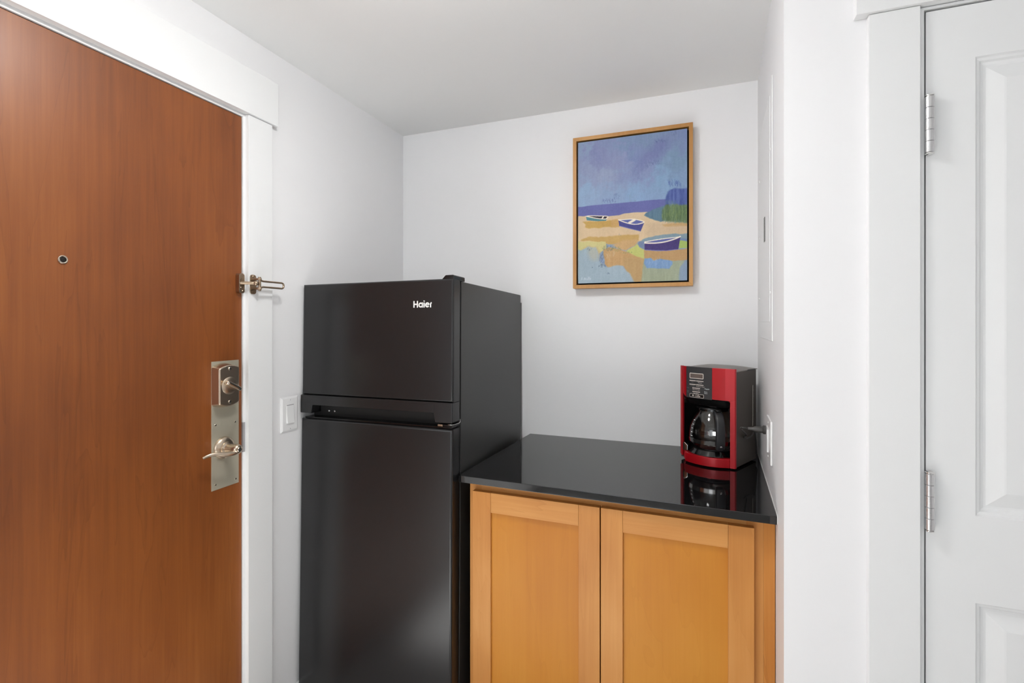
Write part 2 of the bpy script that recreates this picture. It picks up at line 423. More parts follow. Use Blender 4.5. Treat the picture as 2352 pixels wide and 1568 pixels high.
for v in bm.verts:                              # flatten the blade a little
    f = min(1, max(0, (lc[0] - v.co.y) / 0.1)); v.co.x = v.co.x * (1 - 0.25 * f) + (D + 0.054 - 0.02 * f) * 0.25 * f
o = link('lever', fin(bm, 'lever'), 'nickel', lv); auto_smooth(o, 50)
lathe('turn_button', [(0.0075, 0.0635), (0.0075, 0.066), (0.006, 0.0675), (0, 0.0675)], (D, lc[0], lc[1]), (1, 0, 0), 'nickel_bright', lv, 20)
box('button_slot', D + 0.0674, D + 0.0682, lc[0] - 0.005, lc[0] + 0.005, lc[1] - 0.001, lc[1] + 0.001, 'slot_dark', lv)
# guard plate with ball stud (on the door leaf)
gy0, gy1 = 1.0955, 1.1155
gp = prism('guard_plate', rrect(gy0, gy1, 1.488, 1.549, 0.007), 'X', D, D + 0.016, 'bronze_nickel', dr, bev=0.0012)
for a, b in ((gy1 - 0.005, 1.543), (gy0 + 0.006, 1.532), (gy0 + 0.007, 1.505), (gy1 - 0.007, 1.495)):
    screw((D + 0.016, a, b), (1, 0, 0), gp, r=0.0028, h=0.0012, m='bronze_nickel')
s0 = Vector((D + 0.014, 1.104, 1.5195)); s1 = Vector((D + 0.044, 1.131, 1.5195))
tube('ball_arm', [s0, s0 + Vector((0.008, 0.002, 0)), s1], [0.0065, 0.0052, 0.0048], 'bronze_nickel', gp, 12)
lathe('ball', [(0, -0.008), (0.0045, -0.0066), (0.0075, -0.002), (0.0078, 0.002), (0.0055, 0.0058), (0, 0.008)], s1, (1, 0.6, 0), 'bronze_nickel', gp, 18)

# swing-bar guard on the casing: a thing of its own
g = thing('door_guard', (CF, 1.14, 1.517), 'bronze swing bar door guard folded open against white casing', 'door guard')
prism('hinge_plate', rrect(1.131, 1.153, 1.487, 1.548, 0.008), 'X', CF, CF + 0.003, 'bronze_nickel', g, bev=0.0008)
for zc in (1.533, 1.504):
    prism('hinge_ear', [(CF + 0.002, 1.135), (CF + 0.020, 1.135), (CF + 0.031, 1.139), (CF + 0.034, 1.144), (CF + 0.030, 1.150), (CF + 0.002, 1.150)], 'Z', zc - 0.0035, zc + 0.0035, 'bronze_nickel', g, bev=0.0015)
bm = bmesh.new()
xb = CF + 0.029; zt, zb = 1.5275, 1.5095; ye = 1.228; rr = (zt - zb) / 2
loop = [(xb, 1.146, zt + 0.002), (xb, 1.155, zt)] + [(xb, 1.155 + (ye - 1.155) * k / 4, zt) for k in range(1, 5)]
loop += [(xb, ye + rr * math.sin(math.pi * k / 8), (zt + zb) / 2 + rr * math.cos(math.pi * k / 8)) for k in range(1, 8)]
loop += [(xb, 1.155 + (ye - 1.155) * k / 4, zb) for k in range(4, -1, -1)] + [(xb, 1.146, zb - 0.002)]
tube_bm(bm, loop, 0.0031, 10)
o = link('swing_bar', fin(bm, 'swing_bar'), 'bronze_nickel', g); auto_smooth(o, 50)
lathe('hinge_pin', [(0.0038, -0.022), (0.0042, -0.02), (0.0042, 0.020), (0.0038, 0.022), (0, 0.022)], (CF + 0.027, 1.144, 1.5185), (0, 0, 1), 'bronze_nickel', g, 14)
for zc in (1.542, 1.493): screw((CF + 0.003, 1.142, zc), (1, 0, 0), g, r=0.003, h=0.0012, m='bronze_nickel')

# light switch
s = thing('light_switch', (XL, 1.305, 1.02), 'white rocker light switch plate on wall beside the refrigerator', 'light switch')
sy0, sy1, sz0, sz1 = 1.264, 1.338, 1.022, 1.141
bm = bmesh.new()
R0 = [(XL, sy0, sz0), (XL, sy1, sz0), (XL, sy1, sz1), (XL, sy0, sz1)]
def ins(x, i): return [(x, sy0 + i, sz0 + i), (x, sy1 - i, sz0 + i), (x, sy1 - i, sz1 - i), (x, sy0 + i, sz1 - i)]
rg = [[bm.verts.new(p) for p in R] for R in (ins(XL, 0), ins(XL + 0.0028, 0), ins(XL + 0.0062, 0.0055))]
for A, B in zip(rg, rg[1:]):
    for i in range(4): bm.faces.new((A[i], A[(i + 1) % 4], B[(i + 1) % 4], B[i]))
bm.faces.new(rg[-1]); bm.faces.new(rg[0][::-1])
link('wall_plate', fin(bm, 'wall_plate'), 'plastic_white', s)
px = XL + 0.0062; ym = (sy0 + sy1) / 2
box('switch_bezel', px, px + 0.0006, ym - 0.0168, ym + 0.0168, 1.049, 1.116, 'plastic_white', s)
prism('rocker', [(px + 0.0006, 1.0515), (px + 0.0052, 1.0515), (px + 0.0048, 1.053), (px + 0.0018, 1.083), (px + 0.0012, 1.111), (px + 0.0006, 1.111)], 'Y', ym - 0.0145, ym + 0.0145, 'plastic_white', s)
box('slide_slot', px + 0.0005, px + 0.0009, ym - 0.015, ym + 0.015, 1.1125, 1.1138, 'slot_dark', s)
for z in (1.131, 1.032): screw((px, ym, z), (1, 0, 0), s, r=0.003, h=0.001, m='plastic_white')

# ------------------------------------------------------------------ closet door and its trim
CFY = 1.223
t2 = thing('trim_2', (0.39, YF, 0), kind='structure')
box('side_casing', 0.345, 0.4345, CFY, YF, 0, 2.047, 'trim_paint', t2, bev=0.002)
box('side_casing', 1.180, 1.270, CFY, YF, 0, 2.047, 'trim_paint', t2, bev=0.002)
box('header', 0.3215, 1.294, 1.216, YF, 2.0475, 2.188, 'trim_paint', t2, bev=0.002)
box('door_jamb', 0.4365, CX0, 1.234, YF + 0.09, 0, CZT, 'trim_paint', t2)
box('door_jamb', CX1, 1.178, 1.234, YF + 0.09, 0, CZT, 'trim_paint', t2)
box('head_jamb', CX0, CX1, 1.234, YF + 0.09, 2.0405, CZT, 'trim_paint', t2)
d2 = thing('door_2', (0.80, YF, 0), kind='structure', label='white painted raised panel closet door with two visible hinges')
dx0, dx1, dfy, dby, dzt = 0.4478, 1.1662, 1.236, 1.271, 2.0365
px0, px1 = 0.528, 1.086
zz = [0.008, 0.22, 0.836, 1.010, 1.930, dzt]
box('stile', dx0, px0, dfy, dby, zz[0], zz[5], 'trim_paint', d2)
box('stile', px1, dx1, dfy, dby, zz[0], zz[5], 'trim_paint', d2)
for a, b in ((0, 1), (2, 3), (4, 5)): box('rail', px0, px1, dfy, dby, zz[a], zz[b], 'trim_paint', d2)
def panel(x0, x1, z0, z1, parent):
    bm = bmesh.new(); rg = []
    for i, y in ((0, 0), (0.003, 0.0035), (0.008, 0.0045), (0.011, 0.0085), (0.016, 0.0095), (0.020, 0.0095), (0.046, 0.0025), (0.049, 0.0020)):
        rg.append([bm.verts.new(p) for p in ((x0 + i, dfy + y, z0 + i), (x1 - i, dfy + y, z0 + i), (x1 - i, dfy + y, z1 - i), (x0 + i, dfy + y, z1 - i))])
    for A, B in zip(rg, rg[1:]):
        for i in range(4): bm.faces.new((A[i], A[(i + 1) % 4], B[(i + 1) % 4], B[i]))
    bm.faces.new(rg[-1])
    bk = [bm.verts.new(p) for p in ((x0, dby, z0), (x1, dby, z0), (x1, dby, z1), (x0, dby, z1))]
    for i in range(4): bm.faces.new((bk[i], bk[(i + 1) % 4], rg[0][(i + 1) % 4], rg[0][i]))
    bm.faces.new(bk[::-1])
    link('raised_panel', fin(bm, 'raised_panel'), 'trim_paint', parent)
panel(px0, px1, zz[1], zz[2], d2); panel(px0, px1, zz[3], zz[4], d2)
# hinges: barrel of five knuckles, two leaves, tips
def hinge(zc, hx=0.4495, hy=1.2245):
    h = 0.121; n = 5; r = 0.0082
    hb = box('hinge', hx - 0.0052, hx - 0.0032, hy + 0.010, hy + 0.035, zc - 0.057, zc + 0.057, 'hinge_steel', d2)
    for k in range(n):
        z0 = zc - 0.057 + 0.114 * k / n
        hh = 0.114 / n
        lathe('knuckle', [(0, 0.0002), (r - 0.0006, 0.0002), (r, 0.0008), (r, hh - 0.0008), (r - 0.0006, hh - 0.0002), (0, hh - 0.0002)], (hx, hy, z0), (0, 0, 1), 'hinge_steel', hb, 24)
    for z0, sg in ((zc + 0.057, 1), (zc - 0.057, -1)):
        lathe('hinge_tip', [(0, 0), (r * 0.7, 0), (r * 0.7, 0.0012), (r * 0.95, 0.0014), (r * 0.95, 0.003), (r * 0.6, 0.0045), (0, 0.0046)], (hx, hy, z0), (0, 0, sg), 'chrome', hb, 24)
    box('leaf', hx - 0.001, hx + 0.003, hy + 0.004, dfy - 0.0002, zc - 0.057, zc + 0.057, 'hinge_steel', hb)
hinge(1.8005); hinge(1.0330)

# ------------------------------------------------------------------ refrigerator
FR = Matrix(((0.99998, 0, -0.00656), (0, 1, 0), (0.00656, 0, 0.99998))) @ Matrix(((1, 0, 0), (0, 0.99971, 0.0239), (0, -0.0239, 0.99971)))
FM = Matrix.Translation((-0.696, 1.322, 0.0)) @ FR.to_4x4()
fr = thing('refrigerator', None, 'black two door top freezer refrigerator in the niche corner', 'refrigerator', matrix=FM)
W_ = 0.599
box('cabinet_body', -W_ + 0.002, -0.0005, 0.057, 0.632, 0.075, 1.533, 'fridge_side', fr, bev=0.003)
box('rear_panel', -W_ + 0.02, -0.0015, 0.632, 0.648, 0.12, 1.500, 'fridge_gloss', fr)
box('door_gasket', -W_ + 0.012, -0.006, 0.048, 0.057, 0.11, 1.525, 'fridge_dark', fr)
def door_box(name, x0, x1, y0, y1, z0, z1, m, parent, rv=0.009):
    bm = bmesh.new(); add_box(bm, x0, x1, y0, y1, z0, z1)
    es = [e for e in bm.edges if all(abs(v.co.y - y0) < 1e-6 for v in e.verts)]
    bmesh.ops.bevel(bm, geom=es, offset=rv, segments=4, affect='EDGES', profile=0.5)
    o = link(name, fin(bm, name), m, parent); auto_smooth(o, 30); return o
fd = door_box('freezer_door', -W_, 0, 0, 0.047, 1.148, 1.537, 'fridge_black', fr, 0.007)
# grip band along the bottom of the freezer door, with a long finger recess
gb = prism('grip_band', [(-W_ - 0.002, 1.084), (-0.552, 1.084), (-0.549, 1.113), (-0.066, 1.113), (-0.060, 1.084), (0.001, 1.084), (0.001, 1.1475), (-W_ - 0.002, 1.1475)], 'Y', -0.005, 0.047, 'fridge_black', fd, bev=0.003)
box('grip_lip', -0.552, -0.064, -0.0058, -0.0045, 1.114, 1.140, 'fridge_black', fd, bev=0.0006)
box('grip_recess', -0.548, -0.066, 0.038, 0.0465, 1.082, 1.1125, 'fridge_dark', fd)
fl = door_box('fresh_food_door', -W_ - 0.001, 0.0, -0.001, 0.047, 0.10, 1.064, 'fridge_black', fr, 0.008)
box('door_top_cap', -W_ + 0.008, -0.008, 0.008, 0.047, 1.064, 1.070, 'fridge_gloss', fl, bev=0.002)
box('kick_plate', -W_ + 0.015, -0.015, 0.035, 0.06, 0.035, 0.095, 'fridge_dark', fr)
hc = prism('hinge_cover', [(-0.046, 1.5335), (0.0, 1.5335), (0.0, 1.547), (-0.004, 1.549), (-0.030, 1.549)], 'Y', 0.004, 0.082, 'fridge_gloss', fr, bev=0.002)
mh = box('middle_hinge', -0.056, 0.0, 0.004, 0.050, 1.0715, 1.0775, 'fridge_gloss', fr)
tube('hinge_edge', [(-0.018, 0.0035, 1.0785), (-0.006, 0.0042, 1.0785), (0.0, 0.012, 1.0785), (0.0008, 0.03, 1.0785), (0.0008, 0.048, 1.0795), (0.0008, 0.05, 1.090)], 0.0011, 'chrome', mh, 8, 4)
box('hinge_tab', -0.053, -0.036, 0.0015, 0.004, 1.0722, 1.0778, 'bronze_nickel', mh)
for x in (-0.508, -0.484): screw((x, 0.036, 1.0895), (0, -1, 0), fr, r=0.0035, h=0.002, m='chrome')
for x in (-W_ + 0.06, -0.06):
    lathe('foot', [(0.018, 0.0), (0.018, 0.012), (0.008, 0.016), (0.008, 0.08)], (x, 0.09, 0.006), (0, 0, 1), 'fridge_dark', fr, 16)
    lathe('rear_roller', [(0.0, -0.012), (0.024, -0.012), (0.024, 0.012), (0, 0.012)], (x, 0.56, 0.042), (1, 0, 0), 'fridge_dark', fr, 18)
    box('roller_bracket', x - 0.02, x + 0.02, 0.535, 0.585, 0.045, 0.08, 'fridge_dark', fr)
# logo letters, flat strokes
def ribbon(bm, pts, wd, y):
    pts = [Vector((p[0], p[1])) for p in pts]; n = len(pts); L = []; R = []
    for i in range(n):
        t = (pts[min(i + 1, n - 1)] - pts[max(i - 1, 0)]).normalized(); nn = Vector((-t.y, t.x)) * wd / 2
        L.append(bm.verts.new((pts[i].x + nn.x, y, pts[i].y + nn.y))); R.append(bm.verts.new((pts[i].x - nn.x, y, pts[i].y - nn.y)))
    for i in range(n - 1): bm.faces.new((L[i], L[i + 1], R[i + 1], R[i]))
def arc(cx_, cy_, r, a0, a1, n=18): return [(cx_ + r * math.cos(math.radians(a0 + (a1 - a0) * k / n)), cy_ + r * math.sin(math.radians(a0 + (a1 - a0) * k / n))) for k in range(n + 1)]
bm = bmesh.new(); yl = -0.0008; sw = 0.205
strokes = [[(0.11, 0), (0.11, 1)], [(0.68, 0), (0.68, 1)], [(0.11, .5), (0.68, .5)],
           arc(1.22, 0.38, 0.275, 0, 360, 28), [(1.50, 0), (1.50, 0.76)],
           [(1.78, 0), (1.78, 0.74)], [(1.755, 0.90), (1.80, 1.02)],
           arc(2.31, 0.38, 0.275, 8, 322, 26), [(2.09, 0.39), (2.57, 0.39)],
           [(2.84, 0), (2.84, 0.46)] + arc(3.10, 0.46, 0.26, 180, 112, 8)[1:]]
for s_ in strokes:
    wv = sw if s_ is not strokes[8] else 0.13
    ribbon(bm, [(-0.144 + p[0] * 0.0224, 1.4470 + p[1] * 0.0215) for p in s_], wv * 0.0215, yl)
bmesh.ops.remove_doubles(bm, verts=bm.verts, dist=1e-6)
lgo = link('brand_lettering', fin(bm, 'brand_lettering'), 'logo_silver', fd); lgo['label'] = 'silver brand lettering'

# ------------------------------------------------------------------ base cabinet and countertop
cb = thing('base_cabinet', (-0.234, 1.70, 0), 'maple shaker base cabinet with two doors under black countertop', 'cabinet')
FY, DFY = 1.407, 1.388
cxl, cxr = -0.671, 0.1955
box('side_panel', cxl, cxl + 0.018, FY + 0.019, 1.99, 0, 0.893, 'maple_vertical', cb)
box('side_panel', cxr - 0.02, cxr - 0.002, FY + 0.019, 1.99, 0, 0.893, 'maple_vertical', cb)
box('back_panel', cxl + 0.018, cxr - 0.02, 1.98, 1.99, 0.1, 0.893, 'maple_panel', cb)
box('bottom_panel', cxl + 0.018, cxr - 0.02, FY + 0.019, 1.98, 0.1, 0.118, 'maple_panel', cb)
box('toe_kick', cxl, cxr - 0.002, 1.465, 1.475, 0, 0.1, 'maple_horizontal', cb)
box('face_stile', cxl, -0.631, FY, FY + 0.019, 0.1, 0.893, 'maple_vertical', cb)
box('face_stile', 0.128, 0.1685, FY, FY + 0.019, 0.1, 0.893, 'maple_vertical', cb)
box('filler_strip', 0.1688, cxr, FY, FY + 0.0185, 0.0, 0.893, 'maple_filler', cb)
box('face_rail', -0.631, 0.128, FY, FY + 0.019, 0.846, 0.893, 'maple_horizontal', cb)
box('face_rail', -0.631, 0.128, FY, FY + 0.019, 0.1, 0.14, 'maple_horizontal', cb)
def cab_door(x0, x1, z0, z1):
    d_ = box('door', x0 + 0.058, x1 - 0.058, DFY + 0.008, DFY + 0.0135, z0 + 0.056, z1 - 0.056, 'maple_panel', cb)   # recessed panel carries the frame
    box('stile', x0, x0 + 0.0617, DFY, DFY + 0.019, z0, z1, 'maple_vertical', d_, bev=0.0012)
    box('stile', x1 - 0.0617, x1, DFY, DFY + 0.019, z0, z1, 'maple_vertical', d_, bev=0.0012)
    box('rail', x0 + 0.0619, x1 - 0.0619, DFY + 0.0002, DFY + 0.019, z1 - 0.0615, z1, 'maple_horizontal', d_, bev=0.0008)
    box('rail', x0 + 0.0619, x1 - 0.0619, DFY + 0.0002, DFY + 0.019, z0, z0 + 0.0615, 'maple_horizontal', d_, bev=0.0008)
cab_door(-0.6535, -0.2528, 0.12, 0.868)
cab_door(-0.2495, 0.1455, 0.12, 0.868)
ct = prism('countertop', [(-0.6975, 1.376), (0.1935, 1.362), (0.2195, 2.0055), (-0.668, 2.0055)], 'Z', 0.8935, 0.915, 'granite_black', None, bev=0.0015)
ct['label'] = 'polished black stone countertop on maple cabinet'; ct['category'] = 'countertop'
prism('caulk_bead', [(0.1937, 1.362), (0.1950, 1.362), (0.2212, 2.005), (0.2197, 2.005)], 'Z', 0.896, 0.918, 'caulk', ct)

# ------------------------------------------------------------------ breaker panel and outlet on the niche side wall
ang = math.atan2(RW1 - RW0, YB - YF)
WM = Matrix.Translation((RW0, YF, 0)) @ Matrix.Rotation(-ang, 4, 'Z')     # local: y along the wall, -x out of the wall, z up
def wall_thing(name, label, cat): return thing(name, None, label, cat, matrix=WM.copy())
bp = wall_thing('breaker_panel', 'white painted electrical panel cover on the niche side wall', 'electrical panel')
y0, y1 = 1.470 - YF, 1.885 - YF
box('cover', -0.0035, 0, y0, y1, 1.347, 2.065, 'trim_paint', bp, bev=0.002)
pdv = box('panel_door', -0.0045, -0.0035, y0 + 0.05, y1 - 0.03, 1.40, 2.03, 'trim_paint', bp, bev=0.001)
box('latch', -0.0065, -0.0045, 0.412, 0.436, 1.645, 1.72, 'latch_grey', pdv, bev=0.001)
for yy, z in ((y0 + 0.03, 1.875), (y0 + 0.03, 1.482), (y1 - 0.012, 1.885), (y1 - 0.012, 1.688), (y1 - 0.012, 1.479)):
    screw((-0.0035, yy, z), (-1, 0, 0), bp, r=0.0045, h=0.003, m='plastic_white')
ow = wall_thing('wall_outlet', 'white wall outlet plate beside the coffee maker', 'outlet')
oy0, oy1, oz0, oz1 = 1.480 - YF, 1.596 - YF, 1.008, 1.128
box('wall_plate', -0.006, 0, oy0, oy1, oz0, oz1, 'plastic_white', ow, bev=0.0025)
box('receptacle', -0.0085, -0.006, oy0 + 0.052, oy0 + 0.085, oz0 + 0.026, oz1 - 0.026, 'plastic_white', ow, bev=0.001)
box('switch_rocker', -0.0105, -0.006, oy0 + 0.044, oy0 + 0.050, oz0 + 0.026, oz1 - 0.030, 'plastic_white', ow, bev=0.001)
for z in (oz0 + 0.012, oz1 - 0.012): screw((-0.006, oy0 + 0.06, z), (-1, 0, 0), ow, r=0.003, h=0.001, m='plastic_white')

# ------------------------------------------------------------------ framed painting
pt = thing('framed_painting', (-0.235, YB, 1.535), 'wood framed beach painting with three small boats on the wall', 'painting')
FYP = 1.957
def pyp(u, v): p = onY(u, v, FYP); return p.x, p.z
fx0, fx1, fz0, fz1 = -0.4665, -0.0035, 1.5375, 2.1560
fw = 0.0145
def frame_rail(pts, m='frame_wood'): prism('frame_rail', pts, 'Y', FYP, YB - 0.004, m, pt, bev=0.0008)
frame_rail([(fx0, fz0), (fx0 + fw, fz0 + fw), (fx0 + fw, fz1 - fw), (fx0, fz1)])
frame_rail([(fx1, fz0), (fx1 - fw, fz0 + fw), (fx1 - fw, fz1 - fw), (fx1, fz1)])
frame_rail([(fx0, fz1), (fx0 + fw, fz1 - fw), (fx1 - fw, fz1 - fw), (fx1, fz1)])
frame_rail([(fx0, fz0), (fx0 + fw, fz0 + fw), (fx1 - fw, fz0 + fw), (fx1, fz0)])
box('backing', fx0 + fw, fx1 - fw, YB - 0.012, YB - 0.004, fz0 + fw, fz1 - fw, 'gap_black', pt)
gp_ = 0.0062
ix0, ix1, iz0, iz1 = fx0 + fw + gp_, fx1 - fw - gp_, fz0 + fw + gp_, fz1 - fw - gp_
CYP = FYP + 0.004
cv = box('canvas', ix0, ix1, CYP, YB - 0.012, iz0, iz1, 'gap_black', pt)
import numpy as np
rng = np.random.default_rng(11)
GX, GZ = 300, 410                                   # print resolution of the canvas
xs = np.linspace(ix0, ix1, GX); zs = np.linspace(iz0, iz1, GZ)
PX, PZ = np.meshgrid(xs, zs)
_w = PX * FW.x + CYP * FW.y; _r = PX * RT.x + CYP * RT.y
U5 = (CX + F * _r / _w - 1300) * 3.647; V5 = (HOR - F * (PZ - CZ) / _w - 260) * 3.647     # study coordinates, upper sheet
U3 = (U5 / 3.647 + 1300 - 1320) * 7.1286; V3 = (V5 / 3.647 + 260 - 440) * 7.1286          # study coordinates, lower sheet
def vnoise(sx, sz, seed):
    r = np.random.default_rng(seed); g = r.random((int(sz) + 3, int(sx) + 3))
    fx_ = np.linspace(0, sx, GX); fz_ = np.linspace(0, sz, GZ)
    ix_ = fx_.astype(int); iz_ = fz_.astype(int); tx = fx_ - ix_; tz = fz_ - iz_
    tx = tx * tx * (3 - 2 * tx); tz = (tz * tz * (3 - 2 * tz))[:, None]
    a = g[np.ix_(iz_, ix_)] * (1 - tx) + g[np.ix_(iz_, ix_ + 1)] * tx
    b = g[np.ix_(iz_ + 1, ix_)] * (1 - tx) + g[np.ix_(iz_ + 1, ix_ + 1)] * tx
    return a * (1 - tz) + b * tz
def fbm(sx, sz, seed, o=4):
    t = 0; a = 0.5
    for k in range(o): t = t + a * vnoise(sx * 2 ** k, sz * 2 ** k, seed + 13 * k); a *= 0.5
    return t / (1 - 0.5 ** o) - 0.5
WA, WB = fbm(20, 26, 5), fbm(20, 26, 91)
STREAK = fbm(70, 9, 33); CLOUD = fbm(8, 10, 77); WEAVE = fbm(110, 150, 123, 2)
IMG = np.zeros((GZ, GX, 3))
def inside(poly, x, y):
    m = np.zeros(x.shape, bool); n = len(poly)
    for k in range(n):
        (x0, y0), (x1, y1) = poly[k], poly[(k + 1) % n]
        if y0 == y1: continue
        c = ((y0 > y) != (y1 > y)) & (x < (x1 - x0) * (y - y0) / (y1 - y0) + x0); m ^= c
    return m
def blend(mask, col, var=8, streak=0.5):
    c = np.array(col, float) + ((STREAK * streak + CLOUD * (1 - streak)) * 2 * var)[..., None] * np.array((1, 1, 0.9))
    IMG[:] = IMG * (1 - mask[..., None]) + c * mask[..., None]
def patch(col, poly, sheet=3, warp=10, soft=5, var=8, streak=0.5, op=1.0, smooth=0):
    U, V = (U3, V3) if sheet == 3 else (U5, V5)
    if smooth: poly = [tuple(p) for p in catmull([Vector((a, b, 0)) for a, b in poly + poly[:1]], smooth)]; poly = [(p[0], p[1]) for p in poly]
    m = np.zeros(U.shape); K = ((0, 0), (.7, .4), (-.7, .5), (.4, -.8), (-.5, -.7), (.9, -.2), (-.9, -.1), (.1, .9))
    for dx, dy in K: m += inside(poly, U + WA * warp * 2 + dx * soft, V + WB * warp * 2 + dy * soft)
    blend(m / len(K) * op, col, var, streak)
def line(col, pts, wd, sheet=3, op=1.0):
    U, V = (U3, V3) if sheet == 3 else (U5, V5); m = np.zeros(U.shape)
    for (x0, y0), (x1, y1) in zip(pts, pts[1:]):
        L2 = (x1 - x0) ** 2 + (y1 - y0) ** 2 + 1e-9
        t = np.clip(((U - x0) * (x1 - x0) + (V - y0) * (y1 - y0)) / L2, 0, 1)
        d = np.hypot(U - x0 - t * (x1 - x0), V - y0 - t * (y1 - y0)); m = np.maximum(m, np.clip((wd - d) / (wd * 0.6) + 0.5, 0, 1))
    blend(m * op, col, 4)
def cline(col, pts, wd, sheet=3): line(col, [(p[0], p[1]) for p in catmull([Vector((a, b, 0)) for a, b in pts], 5)], wd, sheet)
def scratch(cols, cx_, cy_, rx, ry, n, ln, wd, slant, sheet=3, op=0.6):
    for _ in range(n):
        a = rng.uniform(0, 6.28); q = math.sqrt(rng.random()); x = cx_ + rx * q * math.cos(a); y = cy_ + ry * q * math.sin(a)
        l = ln * rng.uniform(0.3, 1.2); d = l * rng.uniform(-slant, slant); b = rng.uniform(-0.3, 0.3) * l
        line(cols[int(rng.integers(len(cols)))], [(x, y), (x + d * 0.4 + b, y - l * 0.5), (x + d, y - l)], wd * rng.uniform(0.6, 1.1), sheet, op * rng.uniform(0.5, 1))
# sky: scattered colour notes melted together
notes = [(130, 280, 142, 160, 190), (300, 380, 138, 146, 184), (250, 330, 134, 141, 182), (500, 250, 130, 150, 184), (450, 400, 144, 152, 188), (330, 520, 152, 163, 192), (150, 650, 148, 174, 204),
         (560, 360, 129, 142, 184), (700, 200, 128, 148, 180), (900, 200, 128, 143, 180), (950, 400, 127, 152, 180), (850, 560, 136, 166, 198), (600, 680, 140, 168, 202), (400, 690, 144, 166, 198), (980, 520, 131, 155, 188), (980, 150, 126, 142, 182), (620, 470, 138, 150, 188), (200, 500, 148, 158, 190)]
w0 = np.zeros(U5.shape); acc = np.zeros(IMG.shape)
for nx, ny, *c in notes:
    w_ = 1 / (((U5 + WA * 220 - nx) ** 2 + (V5 + WB * 220 - ny) ** 2 + 900) ** 1.6); w0 += w_; acc += w_[..., None] * np.array(c)
IMG[:] = acc / w0[..., None] + (STREAK * 9)[..., None]
patch((120, 126, 174), [(560, 560), (600, 430), (640, 350), (690, 300), (720, 250), (780, 225), (860, 215), (850, 290), (800, 330), (780, 400), (730, 420), (700, 390), (650, 440), (590, 520)], 5, 30, 34, 8, 0.5, 0.75)
scratch([(92, 104, 148), (104, 116, 160)], 785, 238, 55, 12, 26, 14, 2.6, 1.0, 5); scratch([(96, 106, 150), (110, 118, 164)], 745, 420, 35, 22, 22, 14, 2.4, 1.0, 5); scratch([(98, 108, 152)], 690, 440, 26, 30, 14, 24, 2, 0.5, 5); scratch([(100, 112, 152)], 905, 170, 30, 20, 14, 14, 2.2, 1.0, 5); scratch([(108, 120, 160)], 600, 500, 40, 50, 14, 26, 2, 0.4, 5, 0.4); scratch([(112, 130, 170)], 620, 552, 26, 8, 6, 10, 2.4, 1.0, 5)
# sea
patch((106, 110, 168), [(-60, 262), (430, 212), (800, 180), (1130, 150), (1480, 122), (1560, 122), (1560, 330), (1185, 332), (1000, 345), (820, 360), (720, 390), (560, 408), (-60, 415)], 3, 8, 4, 8, 0.3)
scratch([(84, 98, 150), (98, 112, 160)], 570, 165, 130, 28, 46, 34, 3.2, 0.7); scratch([(96, 114, 160), (110, 128, 168)], 680, 95, 70, 45, 34, 38, 3.0, 0.5, 3, 0.5); scratch([(122, 146, 158)], 905, 110, 40, 60, 18, 34, 3.2, 0.4, 3, 0.5); scratch([(118, 142, 160)], 990, 150, 40, 10, 8, 14, 3.5, 0.8, 3, 0.5)
# beach, from far to near
patch((218, 193, 158), [(-60, 404), (190, 398), (560, 404), (720, 386), (820, 358), (1000, 342), (1185, 330), (1300, 400), (1500, 470), (2000, 480), (2000, 720), (1300, 760), (1130, 800), (900, 840), (-60, 840)], 3, 8, 5, 9, 0.3)
patch((202, 178, 148), [(1250, 470), (1500, 500), (2000, 520), (2000, 700), (1400, 720), (1150, 720), (1180, 600)], 3, 40, 45, 8, 0.4, 0.8)
patch((196, 158, 110), [(1420, 535), (1650, 515), (2000, 508), (2000, 552), (1600, 568), (1480, 572)], 3, 16, 14, 8, 0.3, 0.85)
patch((200, 162, 92), [(130, 495), (300, 482), (520, 478), (640, 458), (720, 460), (728, 575), (560, 580), (420, 588), (240, 604), (170, 592), (190, 545)], 3, 16, 10, 10, 0.3)
patch((204, 164, 108), [(600, 465), (700, 446), (725, 470), (728, 575), (600, 580)], 3, 12, 10, 8, 0.3, 0.9)
patch((200, 164, 102), [(100, 800), (110, 775), (260, 735), (520, 740), (680, 715), (900, 705), (1050, 705), (1050, 800), (900, 830), (700, 850), (560, 870), (300, 812)], 3, 16, 10, 9, 0.3)
patch((204, 168, 120), [(620, 880), (760, 800), (960, 780), (1060, 800), (1000, 880), (850, 960), (720, 960)], 3, 24, 22, 8)
patch((208, 200, 140), [(-60, 815), (300, 812), (500, 822), (520, 870), (520, 940), (400, 1010), (120, 1000), (-60, 950)], 3, 14, 10, 8)
patch((206, 178, 126), [(140, 920), (250, 892), (370, 905), (430, 1000), (380, 1120), (160, 1000)], 3, 26, 22, 8, 0.5, 0.85)
patch((198, 160, 112), [(470, 960), (560, 905), (700, 945), (860, 985), (1140, 1050), (1140, 1500), (960, 1520), (860, 1320), (800, 1220), (560, 1260), (490, 1180)], 3, 14, 9, 11, 0.6)
patch((188, 158, 112), [(800, 1080), (1140, 1080), (1140, 1500), (960, 1520), (860, 1320)], 3, 30, 30, 8, 0.6, 0.7)
patch((198, 202, 122), [(840, 975), (960, 905), (1035, 850), (1080, 900), (1150, 940), (1135, 1095), (1030, 1062), (930, 1020)], 3, 12, 10, 8)
patch((164, 182, 194), [(-60, 930), (90, 965), (220, 908), (350, 905), (390, 1000), (400, 1120), (520, 1240), (600, 1232), (680, 1212), (790, 1225), (880, 1320), (975, 1480), (980, 1600), (-60, 1600)], 3, 18, 12, 10, 0.5)
patch((186, 184, 168), [(210, 910), (350, 905), (390, 1000), (390, 1110), (300, 1130), (220, 1050)], 3, 30, 34, 8, 0.5, 0.7)
